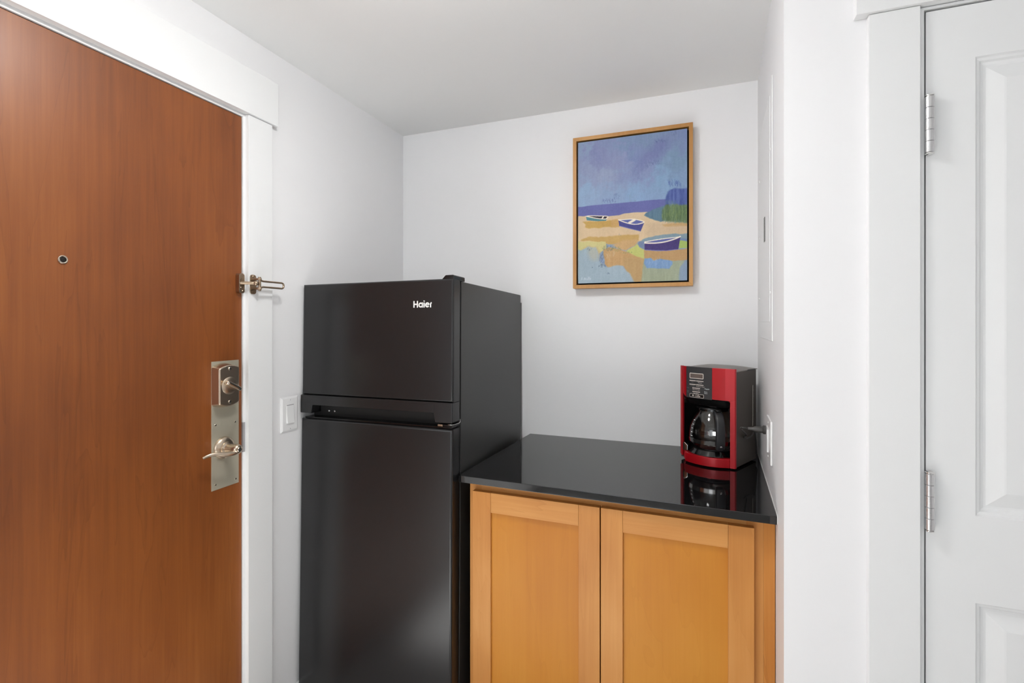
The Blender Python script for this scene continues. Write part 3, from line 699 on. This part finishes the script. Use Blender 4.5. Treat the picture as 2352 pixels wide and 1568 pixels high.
patch((192, 156, 110), [(1135, 955), (1400, 968), (1700, 945), (2000, 905), (2000, 1060), (1800, 1130), (1580, 1135), (1400, 1100), (1290, 1135), (1240, 1085), (1140, 1090)], 3, 12, 8, 9, 0.5)
patch((164, 172, 148), [(1110, 1300), (1140, 1095), (1240, 1085), (1290, 1135), (1580, 1135), (1830, 1128), (1700, 1560), (1080, 1560)], 3, 12, 10, 14, 0.9)
patch((128, 160, 202), [(1145, 1090), (1240, 1085), (1290, 1135), (1420, 1100), (1600, 1135), (1600, 1190), (1550, 1265), (1300, 1255), (1180, 1250), (1140, 1180)], 3, 14, 8, 12, 0.9)
scratch([(164, 188, 214), (150, 178, 208)], 1350, 1190, 180, 60, 30, 70, 4, 0.6, 3, 0.5)
patch((142, 162, 184), [(1800, 1125), (2000, 1000), (2000, 1560), (1690, 1560), (1720, 1250)], 3, 16, 12, 8, 0.7)
patch((132, 154, 166), [(1030, 855), (1130, 772), (1300, 722), (1600, 692), (2000, 678), (2000, 830), (1720, 930), (1160, 955), (1060, 900)], 3, 12, 8, 8, 0.3)
patch((118, 138, 178), [(1740, 760), (2000, 792), (2000, 820), (1720, 802)], 3, 6, 5, 5); patch((120, 136, 172), [(1035, 860), (1060, 820), (1150, 805), (1150, 945), (1070, 900)], 3, 16, 12, 6, 0.5, 0.9)
patch((166, 188, 106), [(1715, 800), (1760, 800), (2000, 840), (2000, 912), (1700, 926)], 3, 5, 5, 8)
# dune grass
patch((96, 126, 146), [(1130, 390), (1170, 345), (1300, 285), (1480, 222), (1620, 230), (1560, 470), (1400, 490), (1280, 450)], 3, 12, 8, 12, 0.9)
patch((84, 100, 160), [(1490, 80), (1525, 0), (1560, -40), (1640, -55), (1720, -45), (2000, -60), (2000, 250), (1480, 250)], 3, 22, 14, 26, 1.0)
scratch([(84, 104, 164), (100, 122, 178)], 925, 605, 75, 22, 44, 40, 2.2, 0.3, 5, 0.6)
patch((104, 126, 92), [(1440, 300), (1480, 215), (1600, 205), (2000, 225), (2000, 500), (1700, 512), (1540, 500), (1430, 460)], 3, 22, 16, 30, 1.0)
scratch([(120, 140, 92), (136, 154, 100), (84, 108, 84)], 1650, 400, 230, 100, 60, 120, 6, 0.15, 3, 0.45); scratch([(96, 126, 146), (120, 146, 160)], 1560, 210, 90, 40, 26, 60, 6, 0.3, 3, 0.5); scratch([(120, 144, 140)], 1640, 505, 220, 20, 34, 40, 5, 0.3, 3, 0.5)
# scratched reeds
scratch([(86, 98, 122), (108, 118, 130), (130, 140, 120)], 450, 1120, 45, 120, 54, 50, 3, 0.5); scratch([(112, 126, 100), (140, 150, 104), (96, 106, 118)], 560, 935, 110, 42, 60, 34, 3.2, 0.9); scratch([(126, 140, 92), (150, 160, 104)], 680, 955, 80, 40, 30, 26, 4, 0.9); scratch([(130, 148, 96)], 850, 1005, 100, 14, 22, 14, 3.5, 1.0)
scratch([(86, 100, 126)], 450, 1225, 65, 24, 26, 22, 3.4, 1.0); scratch([(100, 112, 132)], 240, 955, 40, 28, 9, 28, 3.4, 0.6); scratch([(96, 112, 140)], 545, 1345, 34, 12, 7, 20, 4, 0.9); scratch([(90, 104, 130)], 290, 1243, 10, 6, 5, 9, 4, 0.8); scratch([(104, 114, 136)], 730, 715, 30, 20, 6, 16, 3, 0.8); scratch([(206, 196, 176), (216, 190, 150)], 590, 1080, 70, 60, 14, 90, 3, 0.6, 3, 0.5)
# boats
CR = (242, 232, 216)
patch((88, 138, 146), [(185, 408), (340, 440), (440, 448), (525, 438), (515, 476), (380, 484), (200, 470)], 3, 2, 2, 4); patch((50, 46, 60), [(235, 400), (400, 402), (535, 406), (512, 440), (440, 442), (340, 428)], 3, 2, 2, 3)
cline(CR, [(184, 405), (250, 394), (400, 398), (540, 404), (514, 446), (440, 446), (340, 434), (240, 416), (188, 405)], 6); line(CR, [(470, 408), (450, 440)], 11)
patch((76, 78, 140), [(716, 465), (860, 515), (990, 540), (1140, 500), (1082, 648), (728, 556)], 3, 2, 2, 5); line((122, 126, 186), [(730, 560), (900, 604), (1080, 648)], 5); patch((98, 106, 166), [(724, 462), (920, 452), (1030, 462), (1135, 494), (1000, 536), (860, 506)], 3, 2, 2, 5)
line(CR, [(895, 510), (980, 462)], 19); cline(CR, [(716, 462), (800, 458), (920, 450), (1020, 458), (1138, 494), (1080, 522), (1000, 535), (920, 528), (820, 502), (716, 462)], 7)
patch((76, 64, 120), [(1145, 840), (1300, 850), (1480, 830), (1660, 770), (1732, 732), (1697, 942), (1500, 964), (1300, 958), (1143, 948)], 3, 2, 2, 4); line((122, 124, 186), [(1145, 952), (1300, 962), (1500, 966), (1696, 942)], 5)
patch((98, 104, 164), [(1150, 828), (1400, 782), (1700, 745), (1560, 800), (1440, 826), (1300, 842)], 3, 2, 2, 5)
cline(CR, [(1148, 824), (1300, 795), (1500, 765), (1660, 748), (1730, 734)], 7); cline(CR, [(1148, 840), (1300, 842), (1440, 828), (1560, 800), (1660, 766), (1730, 734)], 10); line(CR, [(1148, 822), (1148, 842)], 7)
# signature scribble
for x in (112, 150, 166, 182, 202, 218, 236, 252): line((206, 216, 222), [(x, 1445), (x + 8, 1400 + rng.uniform(-8, 25)), (x + 12, 1438)], 3, 3, 0.7)
IMG += (WEAVE * 9)[..., None]
srgb = np.clip(IMG / 255, 0, 1); linc = np.where(srgb <= 0.04045, srgb / 12.92, ((srgb + 0.055) / 1.055) ** 2.4)
vv = np.stack([PX, np.full(PX.shape, CYP - 0.0004), PZ], -1).reshape(-1, 3)
idx = np.arange(GX * GZ).reshape(GZ, GX)
ff = np.stack([idx[:-1, :-1], idx[:-1, 1:], idx[1:, 1:], idx[1:, :-1]], -1).reshape(-1, 4)
me = bpy.data.meshes.new('painted_picture'); me.from_pydata(vv.tolist(), [], ff.tolist())
ca_ = me.color_attributes.new('pigment', 'FLOAT_COLOR', 'POINT')
ca_.data.foreach_set('color', np.concatenate([linc.reshape(-1, 3), np.ones((GX * GZ, 1))], 1).astype(np.float32).ravel())
pm = bpy.data.materials.new('canvas_paint'); pm.use_nodes = True; nt = pm.node_tree; b = nt.nodes['Principled BSDF']
at = nt.nodes.new('ShaderNodeVertexColor'); at.layer_name = 'pigment'; nt.links.new(at.outputs[0], b.inputs['Base Color']); b.inputs['Roughness'].default_value = 0.6; b.inputs['Specular IOR Level'].default_value = 0.25
tcn = nt.nodes.new('ShaderNodeTexCoord'); wn_ = nt.nodes.new('ShaderNodeTexNoise'); wn_.inputs['Scale'].default_value = 420; nt.links.new(tcn.outputs['Object'], wn_.inputs['Vector'])
bpn = nt.nodes.new('ShaderNodeBump'); bpn.inputs['Strength'].default_value = 0.2; bpn.inputs['Distance'].default_value = 0.001; nt.links.new(wn_.outputs['Fac'], bpn.inputs['Height']); nt.links.new(bpn.outputs[0], b.inputs['Normal'])
link('painted_picture', me, pm, cv)

# ------------------------------------------------------------------ coffee maker
CO = Vector((-0.0455, 1.827, 0.9155)); CA = math.atan2(-0.449, 0.893)
CM = Matrix.Translation(CO) @ Matrix.Rotation(CA, 4, 'Z')
cm = thing('coffee_maker', None, 'red and black drip coffee maker on the black countertop', 'coffee maker', matrix=CM)
W, DP, HT = 0.1935, 0.186, 0.330
# feet
for x, y in ((0.03, 0.02), (W - 0.03, 0.02), (0.03, DP - 0.02), (W - 0.03, DP - 0.02)):
    lathe('foot', [(0, 0), (0.009, 0), (0.009, 0.006), (0, 0.006)], (x, y, 0), (0, 0, 1), 'maker_cavity', cm, 14)
# dark housing: reservoir tower, side cheeks, brew head
prism('water_tower', [(0.0125, 0.1285), (W - 0.0125, 0.128), (W - 0.0125, DP - 0.012), (W - 0.03, DP), (0.03, DP), (0.0125, DP - 0.012)], 'Z', 0.028, 0.212, 'tower_sheen_tint', cm, bev=0.003)
prism('side_cheek', [(0.0005, 0.006), (0.0105, 0.006), (0.0105, DP - 0.002), (0.0045, DP - 0.006), (0.0005, DP - 0.016)], 'Z', 0.006, 0.3185, 'maker_black', cm, bev=0.001)
sc_r = prism('side_cheek', [(W - 0.0005, 0.006), (W - 0.0105, 0.006), (W - 0.0105, DP - 0.002), (W - 0.0045, DP - 0.006), (W - 0.0005, DP - 0.016)], 'Z', 0.006, 0.3185, 'maker_black', cm, bev=0.001)
prism('brew_head', [(0.0107, 0.006), (W - 0.0107, 0.006), (W - 0.0107, DP - 0.002), (W - 0.018, DP), (0.018, DP), (0.0107, DP - 0.002)], 'Z', 0.2122, 0.318, 'maker_black', cm, bev=0.001)
for xa, xb in ((0.0107, 0.0120), (W - 0.0120, W - 0.0107)):
    box('cavity_liner', xa, xb, 0.008, 0.1275, 0.0345, 0.1975, 'maker_cavity', cm)
bp_ = [(0.012, 0.006), (W - 0.012, 0.006), (W - 0.012, DP - 0.004), (0.012, DP - 0.004)]
prism('base', bp_, 'Z', 0.006, 0.027, 'maker_black', cm, bev=0.001)
# lid: slightly crowned
bm = bmesh.new(); n = 10; m_ = 8; g_ = []
for j in range(m_ + 1):
    row = []
    for i in range(n + 1):
        s_, t_ = i / n, j / m_
        x = 0.001 + s_ * (W - 0.002); y = 0.004 + t_ * (DP - 0.005)
        z = 0.3205 + 0.0105 * (1 - (2 * s_ - 1) ** 4) * (1 - (1.0 * max(0, 2 * t_ - 1)) ** 4) * (0.9 + 0.1 * math.sin(math.pi * t_))
        if j == 0: z = min(z, 0.3285)
        row.append(bm.verts.new((x, y, z)))
    g_.append(row)
for j in range(m_):
    for i in range(n): bm.faces.new((g_[j][i], g_[j][i + 1], g_[j + 1][i + 1], g_[j + 1][i]))
bd = [g_[0][i] for i in range(n + 1)] + [g_[j][n] for j in range(1, m_ + 1)] + [g_[m_][i] for i in range(n - 1, -1, -1)] + [g_[j][0] for j in range(m_ - 1, 0, -1)]
lo_ = [bm.verts.new((v.co.x, v.co.y, 0.3187)) for v in bd]
for i in range(len(bd)): bm.faces.new((bd[i], bd[(i + 1) % len(bd)], lo_[(i + 1) % len(bd)], lo_[i]))
bm.faces.new(lo_)
lid = link('lid', fin(bm, 'lid'), 'maker_top', cm); auto_smooth(lid, 40)
prism('lid_notch', [(0.085, 0.318), (0.16, 0.3175), (0.163, 0.3215), (0.10, 0.3225)], 'X', W - 0.0012, W + 0.0004, 'maker_cavity', lid)
# water gauge on the right side
gs = box('water_gauge', W - 0.0006, W + 0.0012, 0.137, 0.1445, 0.125, 0.266, 'gauge_clear', sc_r, bev=0.0008)
for k in range(6): box('gauge_mark', W + 0.0012, W + 0.0016, 0.139, 0.1425, 0.138 + k * 0.022, 0.1405 + k * 0.022, 'print_dim', gs)
# red front: two columns, upper fascia, lower bumper
fz0_, fz1_ = 0.224, 0.3295
lcol = prism('front_column', [(-0.0005, 0.0058), (0.0125, 0.0058), (0.0125, -0.0045), (0.010, -0.0055), (0.0005, 0.0)], 'Z', 0.014, 0.330, 'red_plastic', cm, bev=0.002)
for v in lcol.data.vertices:                         # chamfered lower corner
    if v.co.z < 0.02: v.co.z += max(0, 0.004 - v.co.x) * 1.6
prism('front_column', [(0.1785, 0.0058), (0.1785, -0.0068), (0.1922, -0.0034), (0.1942, -0.0008), (0.1942, 0.0058)], 'Z', 0.004, fz0_, 'red_plastic', cm)
prism('fascia_end', [(0.1642, 0.0058), (0.1642, -0.0104), (0.1922, -0.0034), (0.1942, -0.0008), (0.1942, 0.0058)], 'Z', fz0_ + 0.0002, fz1_, 'red_plastic', cm)
fe = prism('fascia_edge', [(0.0127, 0.0058), (0.0127, -0.0045), (0.020, -0.0085), (0.028, -0.0108), (0.028, 0.0058)], 'Z', fz0_, fz1_, 'red_plastic', cm)
for v in fe.data.vertices:                           # its lower edge slants down to the panel
    if v.co.z < 0.23: v.co.z = 0.2345 - (v.co.x - 0.0127) * 0.72
cp = prism('control_panel', [(0.0284, 0.0058), (0.0284, -0.0105), (0.058, -0.0135), (0.090, -0.0145), (0.121, -0.0135), (0.121, 0.0058)], 'Z', fz0_ - 0.002, fz1_, 'control_grey', cm)
prism('fascia', [(0.1214, 0.0058), (0.1214, -0.0133), (0.1640, -0.0100), (0.1640, 0.0058)], 'Z', fz0_, fz1_, 'red_plastic', cm)
# rounded upper corner of the opening
prism('opening_corner', [(0.1785, fz0_)] + [(0.1705 + 0.008 * math.cos(math.radians(a)), fz0_ - 0.008 + 0.008 * math.sin(math.radians(a))) for a in range(0, 91, 15)], 'Y', -0.0064, 0.0056, 'red_plastic', cm)
# black chin under the head, slanting in towards the basket
bm = bmesh.new()
up_ = [(0.0142, -0.0035, 0.2238), (0.0284, -0.0100, 0.2218), (0.075, -0.0138, 0.2218), (0.1214, -0.0130, 0.2218), (0.1640, -0.0085, 0.2218), (0.1783, -0.0060, 0.2150)]
dn_ = [(0.0142, 0.02, 0.200), (0.040, 0.004, 0.198), (0.075, 0.0, 0.198), (0.125, 0.0, 0.198), (0.160, 0.004, 0.198), (0.1783, 0.012, 0.200)]
bk_ = [(p[0], 0.127, p[2]) for p in up_]; bk2 = [(p[0], 0.127, p[2]) for p in dn_]
rows = [[bm.verts.new(p) for p in r_] for r_ in (bk_, up_, dn_, bk2)]
for A, B in zip(rows, rows[1:] + rows[:1]):
    for i in range(5): bm.faces.new((A[i], A[i + 1], B[i + 1], B[i]))
bm.faces.new([r_[0] for r_ in rows]); bm.faces.new([r_[5] for r_ in rows][::-1])
ch = link('brew_basket', fin(bm, 'brew_basket'), 'maker_cavity', cm)
for v in ch.data.vertices:
    if abs(v.co.z - 0.2238) < 0.0025 and v.co.y > 0.1: v.co.z = 0.2118
    elif v.co.y > 0.0058: v.co.z = min(v.co.z, 0.2118)
box('drip_stop', 0.10, 0.128, 0.006, 0.02, 0.1945, 0.1978, 'control_grey', ch, bev=0.001)
# base bumper: bowed outwards
bpl = [(0.0142, 0.0058), (0.0142, -0.002), (0.0255, -0.008), (0.0325, -0.030), (0.050, -0.038), (0.075, -0.0425), (0.100, -0.0435), (0.125, -0.040), (0.150, -0.030), (0.168, -0.016), (0.1783, -0.0088), (0.1783, 0.0058)]
bmp = prism('base_bumper', bpl, 'Z', 0.004, 0.034, 'red_plastic', cm, bev=0.002, ang=30)
# glossy warming skirt: frustum on the base, then hot plate
ccx, ccy = 0.097, 0.0445
bm = bmesh.new(); N = 40; rA = []; rB = []
for i in range(N):
    a = 2 * math.pi * i / N
    rA.append(bm.verts.new((ccx + 0.080 * math.cos(a), ccy + 0.080 * math.sin(a), 0.0345))); rB.append(bm.verts.new((ccx + 0.069 * math.cos(a), ccy + 0.069 * math.sin(a), 0.050)))
for i in range(N): bm.faces.new((rA[i], rA[(i + 1) % N], rB[(i + 1) % N], rB[i]))
bm.faces.new(rA[::-1]); bm.faces.new(rB)
for v in bm.verts:
    v.co.x = min(max(v.co.x, 0.0150), W - 0.0155)
sk = link('warming_skirt', fin(bm, 'warming_skirt'), 'maker_gloss', cm); auto_smooth(sk, 40)
lathe('warming_plate', [(0, 0.0502), (0.062, 0.0502), (0.064, 0.0515), (0.064, 0.0535), (0, 0.0535)], (ccx, ccy, 0), (0, 0, 1), 'maker_cavity', sk, 36)
prism('skirt_catch', [(0.0165, 0.036), (0.034, 0.036), (0.0345, 0.055), (0.0225, 0.064), (0.0165, 0.062)], 'Y', -0.014, -0.001, 'chrome', sk, bev=0.002)
# printed marks on the control panel
def surf(x):                       # y of the control panel face
    P = [(0.0284, -0.0105), (0.058, -0.0135), (0.090, -0.0145), (0.121, -0.0135)]
    for (a, ya), (b, yb) in zip(P, P[1:]):
        if a <= x <= b: return ya + (yb - ya) * (x - a) / (b - a)
    return -0.0105
def stripe(bm, x0, x1, z0, z1, off=0.0003, n=12):
    top = [bm.verts.new((x0 + (x1 - x0) * i / n, surf(x0 + (x1 - x0) * i / n) - off, z1)) for i in range(n + 1)]
    bot = [bm.verts.new((x0 + (x1 - x0) * i / n, surf(x0 + (x1 - x0) * i / n) - off, z0)) for i in range(n + 1)]
    for i in range(n): bm.faces.new((bot[i], bot[i + 1], top[i + 1], top[i]))
def outline(bm, x0, x1, z0, z1, wd, off=0.0004, r=0.003):
    def sub(P):
        out = []
        for i in range(len(P)):
            a, b = P[i], P[(i + 1) % len(P)]; k = 12 if abs(a[0] - b[0]) > 0.01 else 1
            out += [(a[0] + (b[0] - a[0]) * j / k, a[1] + (b[1] - a[1]) * j / k) for j in range(k)]
        return out
    pts = sub(rrect(x0, x1, z0, z1, r, 4)); pin = sub(rrect(x0 + wd, x1 - wd, z0 + wd, z1 - wd, max(r - wd, 0.0005), 4))
    A = [bm.verts.new((p[0], surf(p[0]) - off, p[1])) for p in pts]; B = [bm.verts.new((p[0], surf(p[0]) - off, p[1])) for p in pin]
    for i in range(len(A)): bm.faces.new((A[i], A[(i + 1) % len(A)], B[(i + 1) % len(A)], B[i]))
bm = bmesh.new(); stripe(bm, 0.0425, 0.0905, 0.2905, 0.3065)
dsp = link('display', fin(bm, 'display'), 'lcd', cp)
bm = bmesh.new(); outline(bm, 0.0410, 0.0920, 0.2890, 0.3080, 0.0021)
link('display_bezel', fin(bm, 'display_bezel'), 'print_silver', cp)
for x0, x1, z in ((0.0405, 0.0648, 0.2815), (0.0662, 0.0922, 0.2815), (0.0405, 0.0648, 0.2685), (0.0662, 0.0922, 0.2685), (0.0515, 0.0800, 0.2565), (0.0515, 0.0800, 0.2440)):
    bm = bmesh.new(); stripe(bm, x0, x1, z - 0.0012, z + 0.0012); link('button', fin(bm, 'button'), 'print_silver', cp)
def text(name, s, cx_, z, h, m, parent, width=None, shear=0.0, off=0.0004, bold=0.0):
    cu = bpy.data.curves.new('t', 'FONT'); cu.body = s; cu.size = 1.0; cu.shear = shear; cu.offset = bold; cu.resolution_u = 2
    ob = bpy.data.objects.new('t', cu); COL.objects.link(ob)
    bpy.context.view_layer.update()
    me = bpy.data.meshes.new_from_object(ob.evaluated_get(bpy.context.evaluated_depsgraph_get()))
    bpy.data.objects.remove(ob); bpy.data.curves.remove(cu)
    xs = [v.co.x for v in me.vertices]; x0, x1 = min(xs), max(xs)
    sx = (width / (x1 - x0)) if width else h
    for v in me.vertices:
        X = cx_ + (v.co.x - (x0 + x1) / 2) * sx; Z = z + v.co.y * h
        v.co = (X, surf(X) - off, Z)
    me.materials.clear()
    return link(name, me, m, parent)
text('lettering', 'Hour', 0.0520, 0.2755, 0.0046, 'print_dim', cp, 0.0085)
text('lettering', 'Minute', 0.0795, 0.2745, 0.0050, 'print_silver', cp, 0.014)
text('lettering', '1-4 Cups', 0.0520, 0.2625, 0.0046, 'print_dim', cp, 0.0155, bold=0.01)
text('lettering', 'Freshness Timer', 0.0812, 0.2615, 0.0050, 'print_silver', cp, 0.031)
text('lettering', 'Brew Strength', 0.0660, 0.2500, 0.0050, 'print_silver', cp, 0.026)
text('lettering', 'Delay Brew', 0.0650, 0.2378, 0.0044, 'print_silver', cp, 0.019)
text('lettering', '\u2022 Regular', 0.1035, 0.2555, 0.0052, 'print_white', cp, 0.019, bold=0.015)
text('lettering', 'Brew', 0.1005, 0.2455, 0.0046, 'print_white', cp, 0.0105, bold=0.015)
text('lettering', 'Now', 0.1005, 0.2405, 0.0046, 'print_white', cp, 0.0105, bold=0.015)
text('lettering', 'Strong', 0.0345, 0.2545, 0.0042, 'print_dim', cp, 0.008)
text('lettering', 'Delay', 0.0345, 0.2440, 0.0042, 'print_dim', cp, 0.007)
text('lettering', 'Brew', 0.0345, 0.2395, 0.0042, 'print_dim', cp, 0.006)
bm = bmesh.new(); outline(bm, 0.0410, 0.0935, 0.2240, 0.2370, 0.0013, 0.00045)
link('badge_outline', fin(bm, 'badge_outline'), 'print_silver', cp)
bm = bmesh.new(); stripe(bm, 0.042, 0.0925, 0.2250, 0.2360, 0.00035); link('badge', fin(bm, 'badge'), 'maker_cavity', cp)
text('badge_lettering', 'Mr. Coffee', 0.0655, 0.2277, 0.0088, 'print_silver', cp, 0.030, shear=0.35, off=0.0006, bold=0.012)
# power cord with plug: from the plug in the outlet to the back of the maker
inv = CM.inverted()
def wl(y, x, z): return inv @ (WM @ Vector((x, y, z)))
pc_y, pc_z = oy1 - 0.014, 1.085
plug0 = wl(pc_y, -0.0087, pc_z); plug1 = wl(pc_y, -0.048, pc_z)
pdir = (plug1 - plug0).normalized()
plg = lathe('plug', [(0, 0), (0.0125, 0), (0.0125, 0.006), (0.0095, 0.009), (0.0090, 0.028), (0.0062, 0.033), (0.0045, 0.047), (0, 0.047)], plug0, pdir, 'cord_black', cm, 18)
e0 = plug0 + pdir * 0.046
tube('power_cord', [e0, e0 + pdir * 0.02 + Vector((0, 0, 0.0)), Vector((W + 0.010, 0.062, 0.108)), Vector((W + 0.008, 0.050, 0.101)), Vector((W + 0.010, 0.064, 0.096)), Vector((W + 0.012, 0.098, 0.098)), Vector((W + 0.011, 0.125, 0.112)), Vector((W + 0.009, 0.140, 0.090)), Vector((W + 0.006, 0.155, 0.055)), Vector((W + 0.002, 0.168, 0.028)), Vector((W - 0.010, DP - 0.006, 0.022))], 0.0026, 'cord_black', cm, 8, 6)

# ------------------------------------------------------------------ carafe (lifts out of the maker)
KM = CM @ Matrix.Translation((ccx, ccy, 0.0540))
ca = thing('carafe', None, 'empty glass coffee carafe with black handle on the warming plate', 'carafe', matrix=KM)
out_ = [(0.0, 0.0), (0.060, 0.0), (0.069, 0.004), (0.0775, 0.018), (0.0808, 0.034), (0.0806, 0.050), (0.0772, 0.072), (0.0700, 0.092), (0.0595, 0.110), (0.0520, 0.121), (0.0500, 0.131)]
in_ = [(r - 0.0022, max(h, 0.0022)) if r > 0 else (0, 0.0022) for r, h in out_][::-1]
lathe('glass_body', out_ + in_, (0, 0, 0), (0, 0, 1), 'carafe_glass', ca, 48)
lathe('metal_band', [(0.0782, 0.0185), (0.0800, 0.0187), (0.0822, 0.032), (0.0808, 0.0322)], (0, 0, 0), (0, 0, 1), 'chrome', ca, 48, closed=True)
lathe('collar', [(0.0510, 0.1262), (0.0528, 0.1268), (0.0520, 0.1325), (0.0500, 0.1325)], (0, 0, 0), (0, 0, 1), 'maker_gloss', ca, 40, closed=True)
cl = lathe('carafe_lid', [(0.0480, 0.1318), (0.0525, 0.1328), (0.0510, 0.1365), (0.040, 0.1385), (0, 0.1390)], (0, 0, 0), (0, 0, 1), 'maker_cavity', ca, 40)
ha = math.radians(-51)           # handle direction in the carafe frame: towards the viewer, a little right
hd = Vector((math.cos(ha), math.sin(ha), 0)); ht = Vector((-hd.y, hd.x, 0))
def hp(r, z, s=0): return hd * r + ht * s + Vector((0, 0, z))
prof = [(0.053, 0.124, 0.0125), (0.062, 0.126, 0.0130), (0.074, 0.121, 0.0135), (0.086, 0.112, 0.0140), (0.0925, 0.095, 0.0145), (0.095, 0.070, 0.0150), (0.095, 0.045, 0.0150), (0.094, 0.026, 0.0148), (0.0905, 0.014, 0.0140), (0.086, 0.012, 0.0130), (0.0825, 0.018, 0.0125)]
bm = bmesh.new(); rings = []
for i, (r, z, hw) in enumerate(prof):
    a = Vector((prof[min(i + 1, len(prof) - 1)][0] - prof[max(i - 1, 0)][0], prof[min(i + 1, len(prof) - 1)][1] - prof[max(i - 1, 0)][1])).normalized()
    nr, nz = a.y, -a.x; th_ = 0.0075
    rg = []
    for k in range(16):
        b = 2 * math.pi * k / 16
        cs, sn = math.copysign(abs(math.cos(b)) ** 0.7, math.cos(b)), math.copysign(abs(math.sin(b)) ** 0.7, math.sin(b))
        rg.append(bm.verts.new(hp(r + nr * th_ * sn, z + nz * th_ * sn, hw * cs)))
    rings.append(rg)
for A, B in zip(rings, rings[1:]):
    for k in range(16): bm.faces.new((A[k], A[(k + 1) % 16], B[(k + 1) % 16], B[k]))
bm.faces.new(rings[0][::-1]); bm.faces.new(rings[-1])
hn = link('handle', fin(bm, 'handle'), 'handle_black', ca); auto_smooth(hn, 50)
bm = bmesh.new(); bmesh.ops.create_uvsphere(bm, u_segments=16, v_segments=10, radius=1.0)
for v in bm.verts: v.co = hp(0.066 + v.co.x * 0.012, 0.1335 + v.co.z * 0.005, v.co.y * 0.0125)
o = link('thumb_rest', fin(bm, 'thumb_rest'), 'maker_gloss', hn); auto_smooth(o, 60)
screw(hp(0.1015, 0.020), hd + Vector((0, 0, -0.3)), hn, r=0.0035, h=0.0016, m='chrome')
# graduation marks on the glass, left of the handle
for k, z in enumerate((0.040, 0.053, 0.066, 0.079, 0.093)):
    rr_ = 0.0810 if z < 0.055 else (0.0808 - (z - 0.05) * 0.155 if z < 0.075 else 0.0774 - (z - 0.072) * 0.36)
    bm = bmesh.new(); a0 = math.radians(-124); n = 4; T = []; Bq = []
    for i in range(n + 1):
        a = a0 + i / n * 0.11
        T.append(bm.verts.new(((rr_ + 0.0006) * math.cos(a), (rr_ + 0.0006) * math.sin(a), z + 0.0012))); Bq.append(bm.verts.new(((rr_ + 0.0006) * math.cos(a), (rr_ + 0.0006) * math.sin(a), z - 0.0012)))
    for i in range(n): bm.faces.new((Bq[i], Bq[i + 1], T[i + 1], T[i]))
    link('level_mark', fin(bm, 'level_mark'), 'plastic_white', ca)

# ------------------------------------------------------------------ ceiling lamps of the room (outside the picture)
def ceiling_lamp(x, y, glassm, label, r=0.11):
    l = thing('ceiling_lamp', (x, y, ZC), label, 'ceiling light')
    lathe('canopy', [(0, 0), (r + 0.012, 0), (r + 0.012, -0.018), (r, -0.022), (0, -0.022)], (x, y, ZC), (0, 0, 1), 'lamp_metal', l, 32)
    lathe('glass_shade', [(r, -0.0225), (r * 0.95, -0.045), (r * 0.75, -0.066), (r * 0.4, -0.080), (0, -0.084)], (x, y, ZC), (0, 0, 1), glassm, l, 32)
ceiling_lamp(-0.54, 0.74, 'lamp_glass_main', 'round flush ceiling lamp between the entry door and the niche', 0.13)

for o in ROOTS:
    if '_shift' in o: del o['_shift']
